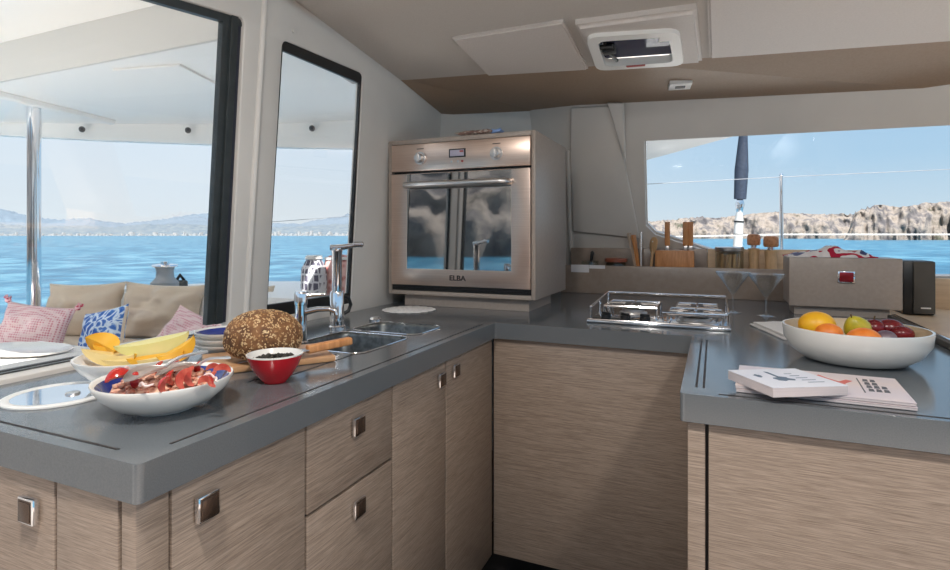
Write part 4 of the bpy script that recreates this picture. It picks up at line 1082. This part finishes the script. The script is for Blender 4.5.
# towel on the box
M['towel'] = mat('striped_cloth', sr(220, 216, 216), .9)
m_ = M['towel']; n1 = N(m_, 'ShaderNodeTexNoise'); n1.inputs['Scale'].default_value = 13; n1.inputs['Detail'].default_value = 1
L(m_, coords(m_), n1.inputs[0])
L(m_, ramp(m_, n1.outputs[0], [(0, sr(110, 116, 150)), (.36, sr(226, 222, 222)), (.52, sr(176, 26, 60)), (.64, sr(226, 222, 224)), (.7, sr(70, 78, 120))], 'CONSTANT'), bsdf(m_).inputs['Base Color'])
tw = NB(); nx, ny = 60, 26; tp = []
x0_, x1_ = PY(786, 255, yb+.05).x, PY(876, 255, yb+.05).x
for i in range(nx+1):
    row = []
    for j in range(ny+1):
        fx, fy_ = i/nx, j/ny; x_ = x0_+(x1_-x0_)*fx; y_ = yb+.02+.14*fy_
        e = min(1, 6*min(fx, 1-fx))*min(1, 5*min(fy_, 1-fy_))
        hgt = .004+e*(.010+.020*math.exp(-((fx-.55)/.16)**2)+.012*math.exp(-((fx-.9)/.07)**2)+.013*abs(noise.noise(Vector((x_*28, y_*34, 2)))))
        row.append(tw.verts.new((x_+.006*noise.noise(Vector((y_*40, 3, x_*9))), y_+.006*noise.noise(Vector((x_*40, 1, 2))), zb1+.0012+hgt)))
    tp.append(row)
for i in range(nx):
    for j in range(ny): tw.faces.new((tp[i][j], tp[i+1][j], tp[i+1][j+1], tp[i][j+1]))
ex = bmesh.ops.extrude_face_region(tw, geom=list(tw.faces))
for g_ in ex['geom']:
    if isinstance(g_, bmesh.types.BMVert): pass
for v in tw.verts: pass
bot_v = [g_ for g_ in ex['geom'] if isinstance(g_, bmesh.types.BMVert)]
for v in bot_v: v.co.z = zb1+.0015
bmesh.ops.recalc_face_normals(tw, faces=tw.faces)
o = obj('tea_towel', tw, 'towel', world=True, loc=((x0_+x1_)/2, yb+.09, zb1), ang=80); tag(o, 'crumpled red, white and blue cloth lying on the taupe box', 'towel')
# right edge fiddle of the worktop
bm = NB(); box(bm, .546, .566, 1.25, 2.3, .9005, .918, .003); o = obj('edge_fiddle', bm, 'dark', wt, world=True)
bm = NB(); box(bm, .558, .569, 1.25, 2.3, .9182, .9205, .001); obj('edge_strip', bm, 'chrome', wt, world=True)
# console beyond
cs_ = thing('side_console', 'beige wood-topped console beyond the right worktop under the front window', 'console', (1.3, 2.5, 0))
obj('console_top', bx(.575, 2.4, 1.5, 2.86, .855, .885, .004), 'tanwood', cs_, world=True)
obj('console_body', bx(.60, 2.38, 1.55, 2.85, .0005, .8545), 'tanwood', cs_, world=True)
obj('console_back', bx(.62, 2.4, 2.862, 2.885, .86, 1.012, .002), 'tanwood', cs_, world=True)
# speaker
a, b_ = PY(913, 261, 2.6), PY(935, 311, 2.6)
sp_ = thing('loudspeaker', 'small dark grey speaker standing right of the taupe box', 'speaker', ((a.x+b_.x)/2, 2.66, .886))
obj('cabinet', bx(PY(902, 261, 2.62).x, b_.x, 2.605, 2.74, .8862, a.z, .004), 'black', sp_, world=True)
obj('grille', bx(a.x, b_.x, 2.592, 2.6045, .892, a.z-.002, .004), 'dark', sp_, world=True)
c = PY(926, 307, 2.59); obj('badge', bx(c.x-.015, c.x+.015, 2.588, 2.5925, .912, .917), 'white', sp_, world=True)

# ================================================================== OUTSIDE, PORT SIDE
def poly_slab(pts, z0, z1, bev=0):
    b2 = NB(); loft(b2, [[Vector((p[0], p[1], z0)) for p in pts], [Vector((p[0], p[1], z1)) for p in pts]]); bmesh.ops.recalc_face_normals(b2, faces=b2.faces)
    if bev: bmesh.ops.bevel(b2, geom=list(b2.edges), offset=bev, segments=2, affect='EDGES')
    return b2
# cockpit roof
rf = thing('cockpit_roof', 'white moulded hard roof over the outdoor cockpit', 'roof', (-3, 1.5, 2.0))
obj('high_panel', poly_slab([(-1.40, .3), (-1.40, 1.655), (-5.3, 1.655), (-5.3, .3)], 2.2, 2.26), 'outdeck', rf, world=True)
obj('cross_beam', bx(-5.2, -1.42, 1.655, 1.80, 2.0, 2.2, .01), 'beamg', rf, world=True) if False else None
M['beamg'] = mat('grey_beige_gelcoat', sr(214, 209, 202), .45)
obj('cross_beam', bx(-5.2, -1.42, 1.656, 1.675, 2.0, 2.23, .002), 'beamg', rf, world=True)
edge = [PD(-120, 120, 3.9), PD(0, 120, 3.95), PD(110, 120, 4.0), PD(225, 120, 4.0), PD(300, 120, 3.95), PD(360, 120, 3.85), PD(420, 120, 3.6)]
ep = [(p.x, p.y) for p in edge]
ring = ep+[(-1.42, 2.6), (-1.42, 1.676), (-5.2, 1.676)]
obj('low_panel', poly_slab(ring, 2.0, 2.05), 'outdeck', rf, world=True)
bm = NB(); lo, hi = [], []
rgs = []
for (x_, y_), zb in zip(ep, (1.93, 1.91, 1.88, 1.85, 1.82, 1.80, 1.80)):
    d_ = Vector((x_, y_, 0)).normalized()*.07
    rgs.append([Vector((x_, y_, zb)), Vector((x_, y_, 2.06)), Vector((x_, y_, 2.06))+d_, Vector((x_, y_, zb))+d_])
loft(bm, rgs); bmesh.ops.recalc_face_normals(bm, faces=bm.faces); obj('edge_fascia', bm, 'outdeck', rf, world=True)
# moulded ridge in the low panel and recessed panel
bm = NB(); a, b_ = P(-20, 88, 1.995), P(112, 121, 1.995); tube(bm, [a, b_], .03, 8); obj('moulded_ridge', bm, 'outdeck', rf, world=True)
pn = [P(112, 69, 1.998), P(180, 64, 1.998), P(222, 86, 1.998), P(150, 93, 1.998)]
obj('recessed_panel', poly_slab([(p.x, p.y) for p in pn], 1.99, 1.9995, .003), 'outdeck', rf, world=True)
# round fittings on the fascia
for i, (u, v, lab) in enumerate(((82, 129, 'small dark round roof light nearest the chrome pole'), (188, 130, 'small dark round roof light seen just left of the sliding window frame'), (312, 128, 'small dark round roof light seen through the narrow window'))):
    dd_ = {82: 3.96, 188: 3.975, 312: 3.9}[u]
    p = PD(u, v, dd_-.03); t = thing('roof_light', lab, 'light', p, group='roof edge lights')
    r_q = (Vector((0, 0, H))-p).normalized(); r_q.z = 0; rq = r_q.to_track_quat('Z', 'Y').to_euler()
    bm = NB(); lathe(bm, [(0, -.03), (.02, -.03), (.02, 0), (.015, .006), (0, .006)], 16); obj('housing', bm, 'lampdim', t, rot=rq)
    bm = NB(); lathe(bm, [(0, .006), (.010, .006), (.009, .009), (0, .01)], 16); obj('lens', bm, 'black', t, rot=rq)
# chrome pole
p = P(34, 104, 2.0); t = thing('roof_pole', 'thick chrome pole holding up the cockpit roof', 'pole', (p.x, p.y, .45))
bm = NB(); lathe(bm, [(.037, 0), (.037, 1.545)], 28); obj('tube', bm, 'chrome', t)
bm = NB(); lathe(bm, [(.037, 1.53), (.06, 1.54), (.06, 1.549), (.0, 1.549)], 28); obj('top_flange', bm, 'white', t)
# cockpit floor, coaming
st('floor_cockpit', poly_slab([(-1.45, -2.5), (-1.45, 3.3), (-5.2, 3.3), (-5.2, -2.5)], -.02, .02), 'outdeck')
cm = [P(138, 285, .85), P(215, 283, .85), P(262, 281, .85), P(330, 281, .85), P(352, 284, .85)]
pts = [(p.x, p.y) for p in cm]
pts = [(-3.85, 2.3)]+pts+[(-1.50, 2.9), (-1.50, 2.3)]
o = st('trim_coaming', poly_slab(pts, .02, .85, .02), 'outdeck')
# sofa
so_ = thing('cockpit_sofa', 'long cockpit bench behind the sliding window, carrying beige cushions', 'sofa', (-3.2, 1.9, 0))
obj('base', bx(-5.0, -1.9, 1.35, 2.12, .0205, .52, .02), 'outdeck', so_, world=True)
obj('seat_pad', bx(-4.98, -1.92, 1.33, 2.13, .5205, .60, .03, 3), 'linen', so_, world=True)
# pillows
def pillow(w_, h_, t_, m, name, wr=1.0, seed=0, n=26):
    bm = NB(); top_ = []
    for sgn in (1, -1):
        g_ = []
        for i in range(n+1):
            row = []
            for j in range(n+1):
                x = -1+2*i/n; y = -1+2*j/n
                if sgn < 0 and (i in (0, n) or j in (0, n)): row.append(top_[i][j]); continue
                px = x*(1-.09*(1-y*y)); py = y*(1-.09*(1-x*x))
                e = ((1-x*x)*(1-y*y))**.42
                dz_ = wr*(.025*noise.noise(Vector((x*2+seed, y*2, sgn)))+.012*(abs(noise.noise(Vector((x*1.5+y*3.2+seed, y*2.5-x*2, 7+sgn))))-.2))*e*w_/.4
                row.append(bm.verts.new((px*w_/2, sgn*(-e*t_/2)+dz_, py*h_/2)))
            g_.append(row)
        if sgn > 0: top_ = g_
        for i in range(n):
            for j in range(n):
                q = (g_[i][j], g_[i+1][j], g_[i+1][j+1], g_[i][j+1]); bm.faces.new(q if sgn > 0 else q[::-1])
    bmesh.ops.recalc_face_normals(bm, faces=bm.faces)
    return bm
def cushion(name, lab, cat, u, v, d_, w_, h_, t_, m, tilt=-.2, roll=0, yaw=0, grp=None, seed=0, wr=1):
    p = PD(u, v, d_); t = thing(name, lab, cat, p, group=grp); t.rotation_euler = (tilt, roll, TH+yaw)
    obj('cover', pillow(w_, h_, t_, m, name, wr, seed), m, t, ang=70); return t
cushion('back_cushion', 'beige linen back cushion at the left, behind the pink tasselled pillow', 'cushion', 84, 311, 3.27, .50, .34, .15, 'linen', roll=-.03, yaw=-.1, grp='beige back cushions on the sofa', seed=1, wr=2)
cushion('back_cushion', 'beige linen back cushion in the middle, behind the blue patterned pillow', 'cushion', 161, 312, 3.22, .55, .34, .15, 'linen', roll=.02, yaw=-.2, grp='beige back cushions on the sofa', seed=4, wr=2)
cushion('back_cushion', 'beige linen back cushion partly hidden by the sliding window frame', 'cushion', 240, 312, 3.38, .46, .34, .15, 'linen', yaw=-.3, grp='beige back cushions on the sofa', seed=7, wr=2)
M['pinkw'] = mat('pink_woven', sr(222, 168, 172), .9)
m_ = M['pinkw']; ch = N(m_, 'ShaderNodeTexVoronoi'); ch.inputs['Scale'].default_value = 85; ch.inputs['Randomness'].default_value = .1
L(m_, coords(m_), ch.inputs[0]); L(m_, ramp(m_, ch.outputs['Distance'], [(.25, sr(206, 126, 138)), (.5, sr(234, 206, 204))]), bsdf(m_).inputs['Base Color'])
M['redw'] = voro('red_trim', sr(206, 36, 70), sr(240, 190, 196), 60, .25, .6, .9)
t = cushion('tasselled_pillow', 'pink woven pillow with red tassels at its corners', 'pillow', 34, 328, 2.75, .34, .24, .11, 'pinkw', tilt=-.35, roll=.12, yaw=.05)
bm = NB(); box(bm, -.15, .13, -.012, .012, -.112, -.09, .004); obj('red_border', bm, 'redw', t, loc=(0, -.022, 0))
for sx in (-1, 1):
    bm = NB(); bmesh.ops.create_icosphere(bm, subdivisions=2, radius=.014)
    for k_ in range(10): a_ = k_*.63; tube(bm, [(0, 0, 0), (.014*math.cos(a_)+sx*.008, .014*math.sin(a_), .012+.006*(k_ % 3))], .003, 5)
    obj('tassel', bm, 'redw', t, loc=(sx*.172, 0, .124))
M['blueprint'] = mat('blue_coral_print', sr(50, 100, 180), .85)
m_ = M['blueprint']; vr_ = N(m_, 'ShaderNodeTexVoronoi', feature='DISTANCE_TO_EDGE'); vr_.inputs['Scale'].default_value = 22
ns = N(m_, 'ShaderNodeTexNoise'); ns.inputs['Scale'].default_value = 14; L(m_, coords(m_), ns.inputs[0]); va = N(m_, 'ShaderNodeVectorMath', operation='ADD')
vs2 = N(m_, 'ShaderNodeVectorMath', operation='SCALE'); vs2.inputs['Scale'].default_value = .08; L(m_, ns.outputs['Color'], vs2.inputs[0]); L(m_, coords(m_), va.inputs[0]); L(m_, vs2.outputs[0], va.inputs[1]); L(m_, va.outputs[0], vr_.inputs[0])
L(m_, ramp(m_, vr_.outputs['Distance'], [(.05, sr(214, 226, 238)), (.13, sr(70, 122, 196)), (.3, sr(44, 92, 172))]), bsdf(m_).inputs['Base Color'])
t = cushion('printed_pillow', 'blue and white coral-print pillow leaning on the beige cushions', 'pillow', 103, 332, 2.75, .30, .24, .10, 'blueprint', tilt=-.35, roll=-.22, yaw=-.3)
bm = NB(); tube(bm, [(.142, 0, -.105), (.134, 0, 0), (.142, 0, .105)], .008, 8); obj('linen_piping', bm, 'linen', t)
cushion('pink_pillow', 'plain pink woven pillow without tassels, near the window frame', 'pillow', 192, 333, 2.7, .30, .20, .10, 'pinkw', tilt=-.6, roll=.35, yaw=-.2)
# lattice baskets seen through narrow window
M['lattice'] = mat('lattice_weave', sr(210, 206, 208), .8)
m_ = M['lattice']; vv = N(m_, 'ShaderNodeTexVoronoi', feature='DISTANCE_TO_EDGE'); vv.inputs['Scale'].default_value = 42; vv.inputs['Randomness'].default_value = .25
L(m_, coords(m_, (1, 1, .6)), vv.inputs[0]); L(m_, ramp(m_, vv.outputs['Distance'], [(.08, sr(220, 218, 222)), (.16, sr(96, 92, 108))]), bsdf(m_).inputs['Base Color'])
M['redpat'] = voro('red_pattern', sr(178, 96, 92), sr(222, 178, 172), 34, .2, .55, .85)
p = P(314, 302, .85); t = thing('lattice_lantern', 'white and grey lattice-woven lantern on the cockpit coaming', 'lantern', p)
bm = NB(); lathe(bm, [(0, 0), (.05, 0), (.062, .02), (.066, .10), (.062, .17), (.045, .205), (.040, .215), (0, .218)], 28); obj('body', bm, 'lattice', t)
bm = NB(); lathe(bm, [(.041, .2185), (.044, .222), (.040, .238), (0, .24)], 28); obj('rim', bm, 'white', t)
p = P(341, 300, .85); t = thing('patterned_basket', 'rust red patterned basket behind the tall chrome tap, seen through the narrow window', 'basket', p)
bm = NB(); lathe(bm, [(0, 0), (.075, 0), (.088, .03), (.09, .15), (.082, .21), (.06, .235), (0, .24)], 28); obj('body', bm, 'redpat', t)
bm = NB(); lathe(bm, [(.078, .214), (.086, .214), (.086, .226), (.076, .228)], 28); obj('band', bm, 'white', t)
# winch
p = P(165, 289, .85); t = thing('winch', 'grey drum winch on the white coaming beyond the beige cushions', 'winch', p)
bm = NB(); lathe(bm, [(0, 0), (.095, 0), (.095, .05), (.08, .065)], 28); obj('base', bm, 'winch', t)
bm = NB(); lathe(bm, [(.08, .065), (.062, .085), (.058, .13), (.066, .165), (0, .165)], 28); obj('drum', bm, 'winch', t)
bm = NB(); lathe(bm, [(.0, .166), (.085, .166), (.088, .172), (.085, .182), (.03, .19), (.03, .205), (0, .206)], 28); obj('self_tailer', bm, 'chrome', t)
p = P(180, 288, .85); t = thing('rope_clutch', 'small dark rope fitting right beside the winch', 'fitting', p)
obj('body', bx(-.03, .03, -.04, .04, 0, .05, .012), 'dark', t); bm = NB(); tube(bm, [(0, -.03, .045), (0, .0, .085), (0, .03, .05)], .01, 8); obj('handle', bm, 'black', t)
bpy.data.objects['winch'].scale = (.85,)*3
# outer table with tray and pink seat pad just outside the sill
tbp = thing('cockpit_table', 'white outdoor table just outside the sliding window', 'table', (-2.2, .6, 0))
zt_ = .70
obj('table_top', bx(-2.88, -1.95, -.3, 1.55, zt_-.03, zt_, .012), 'outdeck', tbp, world=True)
bm = NB(); lathe(bm, [(.18, .021), (.18, .04), (.05, .06), (.04, zt_-.035), (.1, zt_-.031), (0, zt_-.031)], 24, (-2.35, .45, 0)); obj('pedestal', bm, 'outdeck', tbp, world=True)
p = P(20, 348, zt_+.02); t = thing('oval_tray', 'long white oval tray lying on the outdoor table', 'tray', (p.x, p.y, zt_+.0005), .2)
bm = NB(); lathe(bm, [(0, 0), (.16, 0), (.2, .012), (.205, .02), (.2, .021), (.155, .006), (0, .005)], 48, sx=1.15, sy=.62); obj('tray_body', bm, 'gl_w', t)
M['quilt'] = noisy('pale_pink_quilt', sr(214, 186, 180), sr(226, 202, 196), 60, .9)
qp = NB(); nx, ny = 60, 30; g_ = []
for i in range(nx+1):
    row = []
    for j in range(ny+1):
        x_ = -1.92+.45*j/ny; y_ = -.4+1.7*i/nx
        e = (1-abs(2*j/ny-1)**8)*(1-abs(2*i/nx-1)**16)
        row.append(qp.verts.new((x_, y_, .66+e*(.035+.018*abs(math.sin(y_*14)*math.sin((x_)*14+1))))))
    g_.append(row)
for i in range(nx):
    for j in range(ny): qp.faces.new((g_[i][j], g_[i][j+1], g_[i+1][j+1], g_[i+1][j]))
ex = bmesh.ops.extrude_face_region(qp, geom=list(qp.faces))
for v in [q for q in ex['geom'] if isinstance(q, bmesh.types.BMVert)]: v.co.z = .655
bmesh.ops.recalc_face_normals(qp, faces=qp.faces)
bn = thing('window_bench', 'bench with a quilted pale pink pad directly outside the sliding window', 'bench', (-1.7, .45, 0))
obj('bench_base', bx(-1.93, -1.46, -.42, 1.32, .0205, .6545, .01), 'outdeck', bn, world=True); obj('quilted_pad', qp, 'quilt', bn, world=True)

# ================================================================== OUTSIDE, BOW
fd = st('trim_foredeck', poly_slab([(-1.5, 3.3), (4.0, 3.3), (3.5, 7.4), (-1.0, 7.4)], .3, .60, .02), 'outdeck')
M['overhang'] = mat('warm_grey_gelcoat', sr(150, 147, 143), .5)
# roof overhang at the upper left of the front window
a = [PD(640, 125, 3.6), PD(748, 133, 3.6), PD(640, 163, 3.6)]
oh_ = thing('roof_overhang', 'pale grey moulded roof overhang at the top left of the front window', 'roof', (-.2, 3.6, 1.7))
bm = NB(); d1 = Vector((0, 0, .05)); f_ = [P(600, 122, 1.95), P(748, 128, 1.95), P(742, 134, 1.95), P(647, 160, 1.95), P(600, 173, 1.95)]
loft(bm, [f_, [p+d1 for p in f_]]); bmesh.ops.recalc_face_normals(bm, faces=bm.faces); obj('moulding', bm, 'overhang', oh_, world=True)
# furler
M['dimwhite'] = mat('weathered_white', sr(170, 170, 168), .5)
M['wire'] = mat('wire_grey', sr(120, 122, 126), .5)
b0, b1 = PD(738, 240, 6.0), PD(745, 100, 6.0)
ft = thing('furling_gear', 'forestay with a dark blue sleeve above a chrome and white turnbuckle', 'rigging', (b0.x, b0.y, b0.z-.4))
def along(v): t_ = (240-v)/(240-100); return b0.lerp(b1, t_)
bm = NB(); tube(bm, [along(v) for v in (90, 130, 170, 199)], [.055, .04, .07, .062], 12)
M['navy'] = noisy('navy_canvas', sr(26, 36, 52), sr(36, 48, 66), 40, .8); obj('sleeve', bm, 'navy', ft, world=True)
bm = NB(); tube(bm, [along(v) for v in (199, 204, 212, 222)], [.03, .05, .03, .02], 12); obj('shackle', bm, 'chrome', ft, world=True)
bm = NB(); tube(bm, [along(v) for v in (212, 220, 300)], [.03, .045, .05], 12); obj('drum_tube', bm, 'dimwhite', ft, world=True)
bm = NB()
for v in (221, 234): tube(bm, [along(v), along(v+1.6)], .051, 12)
obj('dark_bands', bm, 'black', ft, world=True)
q0, q1_ = PD(782, 262, 5.2), PD(781, 175, 5.2)
stn = thing('stanchion', 'upright chrome stanchion post on the foredeck', 'post', (q0.x, q0.y, .6))
bm = NB(); tube(bm, [Vector((q0.x, q0.y, .6)), q1_], .017, 14); obj('tube', bm, 'chrome', stn, world=True)
bm = NB(); bmesh.ops.create_uvsphere(bm, u_segments=14, v_segments=10, radius=.019); xf(bm, loc=q1_); obj('cap', bm, 'chrome', stn, world=True)
def line(lab, pts_, r_):
    pts_ = [PD(*p) for p in pts_]; t = thing('lifeline', lab, 'wire', pts_[0], group='lifelines along the foredeck'); bm = NB(); tube(bm, pts_, r_, 6); obj('wire', bm, 'wire' if r_ < .007 else 'dimwhite', t, world=True)
line('thin upper guard wire crossing the front window at mid height', ((560, 190, 5.4), (640, 184.5, 5.3), (781, 177, 5.2), (1000, 167, 5.0)), .0035)
line('thicker white lower guard rope just above the waterline', ((560, 239, 5.4), (690, 236.5, 5.3), (782, 234.5, 5.2), (1000, 234.5, 5.0)), .008)
# far wire in port window
line('slanting guard wire seen through the narrow side window', ((230, 226, 4.6), (270, 222, 4.6), (365, 215, 4.6), (420, 211, 4.6)), .0022)

# ================================================================== SEA AND LAND
SEA = -1.3
M['sea'] = mat('sea_water', sr(52, 124, 168), .3, spec=.22)
m_ = M['sea']
mp = N(m_, 'ShaderNodeTexCoord'); w1_ = N(m_, 'ShaderNodeTexNoise'); w1_.inputs['Scale'].default_value = .9; w1_.inputs['Detail'].default_value = 6
mm_ = N(m_, 'ShaderNodeMapping'); L(m_, mp.outputs['Object'], mm_.inputs[0]); L(m_, mm_.outputs[0], w1_.inputs[0]); mm_.inputs['Scale'].default_value = (1, 1, 1)
bump(m_, w1_.outputs[0], .8, .35)
w2_ = N(m_, 'ShaderNodeTexNoise'); w2_.inputs['Scale'].default_value = .35; w2_.inputs['Detail'].default_value = 8; L(m_, mm_.outputs[0], w2_.inputs[0])
L(m_, ramp(m_, w2_.outputs[0], [(.38, sr(26, 82, 108)), (.5, sr(44, 100, 126)), (.62, sr(82, 130, 148))]), bsdf(m_).inputs['Base Color'])
bm = NB(); n_ = 64; cen = bm.verts.new((0, 0, SEA)); pr = None
radii = [5, 12, 30, 80, 250, 900, 3500, 22000]; prev = None
for r1 in radii:
    cur = [bm.verts.new((r1*math.cos(2*PI*i/n_), r1*math.sin(2*PI*i/n_), SEA)) for i in range(n_)]
    for i in range(n_):
        j = (i+1) % n_
        if prev is None: bm.faces.new((cen, cur[i], cur[j]))
        else: bm.faces.new((prev[i], cur[i], cur[j], prev[j]))
    prev = cur
for f in bm.faces:
    if f.normal.z < 0: f.normal_flip()
o = obj('sea', bm, 'sea'); tag(o, 'calm blue sea stretching to the horizon all round the boat', 'water', kind='stuff')
# terrain strips: profile (u, v_top) at distance D
def interp(prof, u):
    for (u0, v0), (u1, v1) in zip(prof, prof[1:]):
        if u0 <= u <= u1: return v0+(v1-v0)*(u-u0)/(u1-u0)
    return prof[0][1] if u < prof[0][0] else prof[-1][1]
def terrain(name, lab, cat, prof, D, depth, m, nu=220, nv=26, rough=.1, dvar=None, rock=False, sc=1.0, grp=None):
    u0, u1 = prof[0][0], prof[-1][0]; bm = NB(); g_ = []
    for i in range(nu+1):
        u = u0+(u1-u0)*i/nu; row = []; DD = D if not dvar else D*interp(dvar, u)
        hgt = (V0-interp(prof, u))/F*DD+H-SEA
        ed = min(1, (i/nu)*30, (1-i/nu)*30)
        for j in range(nv+1):
            f_ = j/nv
            if rock: prof_h = min(1, (f_*2.2)**.6) if f_ < .5 else 1-(f_-.5)*.15; dd_ = DD+depth*(f_**1.6)
            else: prof_h = math.sin(PI*.5*f_); dd_ = DD+depth*f_
            p = PD(u, V0, dd_); nz = noise.fractal(Vector((p.x, p.y, f_*hgt*2))*(6/hgt if hgt > 1 else 1)*sc*.35, 1.0, 2.0, 5)
            hh = hgt*prof_h*(1+rough*nz*(1 if f_ > 0 else 0))*ed
            if rock:
                off = hgt*.22*noise.noise(Vector((u*.05, f_*3, 1)))+hgt*.12*noise.noise(Vector((u*.17, f_*7, 4)))+hgt*.04*noise.noise(Vector((u*.3, f_*9, 9)))
                rv = Vector((ray(u, V0).x, ray(u, V0).y, 0)).normalized(); p = p+rv*off*2
                hh += hgt*ed*(.05*noise.noise(Vector((u*.12, 2, f_*4)))+.02*noise.noise(Vector((u*.35, 5, f_*9))))*f_
            row.append(bm.verts.new((p.x, p.y, SEA-.5+max(0, hh)+.0)))
        g_.append(row)
    for i in range(nu):
        for j in range(nv): bm.faces.new((g_[i][j], g_[i+1][j], g_[i+1][j+1], g_[i][j+1]))
    bmesh.ops.recalc_face_normals(bm, faces=bm.faces)
    o = obj(name, bm, m, ang=180 if not rock else 60); tag(o, lab, cat, grp); return o
M['hillfar'] = noisy('haze_blue_hill', sr(98, 109, 119), sr(105, 116, 126), .004, .95)  # distance haze is put into the base colour of the far hills
M['hillmid'] = noisy('haze_grey_hill', sr(88, 100, 110), sr(112, 118, 120), .02, .95, detail=8)  # lower slopes, haze tinted into their colour as well
M['cliff'] = mat('limestone', sr(196, 180, 166), .95)
m_ = M['cliff']; c1n = N(m_, 'ShaderNodeTexNoise'); c1n.inputs['Scale'].default_value = .10; c1n.inputs['Detail'].default_value = 9; c1n.inputs['Roughness'].default_value = .68
L(m_, coords(m_), c1n.inputs[0]); L(m_, ramp(m_, c1n.outputs[0], [(.36, sr(78, 74, 76)), (.45, sr(104, 98, 96)), (.52, sr(142, 131, 121)), (.60, sr(124, 113, 103)), (.66, sr(74, 74, 60))]), bsdf(m_).inputs['Base Color'])
bump(m_, c1n.outputs[0], 1.0, 3.0)
far = [(-250, 216), (-120, 212), (-40, 205), (-15, 201), (0, 202), (20, 208), (40, 214), (60, 216), (90, 214), (105, 218), (125, 220), (150, 217), (165, 215), (180, 211), (200, 208), (218, 208), (240, 214), (262, 219), (275, 220), (300, 221), (315, 216), (340, 212), (356, 207), (380, 203), (420, 206), (470, 220), (520, 234)]
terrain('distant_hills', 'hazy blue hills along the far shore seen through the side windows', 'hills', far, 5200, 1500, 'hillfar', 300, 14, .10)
mid = [(-250, 226), (-60, 224), (0, 222), (40, 225), (80, 224), (110, 226), (140, 223), (180, 222), (215, 224), (260, 226), (300, 225), (340, 222), (400, 224), (470, 233)]
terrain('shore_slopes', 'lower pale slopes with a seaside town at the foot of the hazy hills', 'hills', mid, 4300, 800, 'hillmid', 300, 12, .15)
# town
M['townm'] = mat('town_render', (.36, .35, .34), .9)
bm = NB()
for i in range(420):
    u = random.uniform(-40, 365); d_ = random.uniform(4250, 4330); p = PD(u, V0, d_); s_ = random.uniform(5, 11); z_ = SEA+random.choice((0, 0, 8, 18, 30))*random.random()
    box(bm, p.x-s_, p.x+s_, p.y-s_, p.y+s_, SEA-2, z_+random.uniform(4, 10))
tag(obj('shore_town', bm, 'townm', smooth=False), 'tiny pale buildings of the town along the far shoreline', 'town', kind='stuff')
cl1 = [(640, 222), (680, 218), (700, 215.5), (720, 217), (745, 213), (770, 211), (800, 213), (825, 212), (845, 213), (860, 215), (880, 218)]
terrain('rocky_headland', 'lower rocky headland further off, behind the mast and stanchion', 'cliff', cl1, 430, 60, 'cliff', 320, 40, .10, rock=True, grp='cliffs')
cl2 = [(842, 236), (846, 224), (852, 212), (862, 208), (875, 203.5), (900, 204.5), (925, 202), (940, 200), (960, 200), (1000, 198), (1100, 196), (1250, 200)]
terrain('rocky_cliff', 'nearer tall limestone cliff at the right edge of the front window', 'cliff', cl2, 300, 45, 'cliff', 420, 44, .08, rock=True, grp='cliffs')
# the shore astern (behind the viewer, shows in reflections)
bm = NB(); g_ = []
for i in range(161):
    row = []; a_ = math.radians(195+i*.9)
    for j in range(17):
        f_ = j/16; d_ = 60+22*f_; p = Vector((d_*math.cos(a_), d_*math.sin(a_), 0))
        z_ = SEA-.5+(f_*1.4)**.7*13*(1+.5*noise.noise(Vector((i*.07, f_*2, 3))))+2*noise.noise(Vector((i*.4, f_*9, 5)))
        p *= 1+.06*noise.noise(Vector((i*.3, f_*5, 8)))
        row.append(bm.verts.new((p.x, p.y, z_ if j else SEA-.6)))
    g_.append(row)
for i in range(160):
    for j in range(16): bm.faces.new((g_[i][j], g_[i+1][j], g_[i+1][j+1], g_[i][j+1]))
bmesh.ops.recalc_face_normals(bm, faces=bm.faces)
tag(obj('rocky_shore', bm, 'cliff', ang=60), 'close rocky shore astern, mirrored in the oven door glass', 'cliff', 'cliffs')
S.cycles.transparent_max_bounces = 24
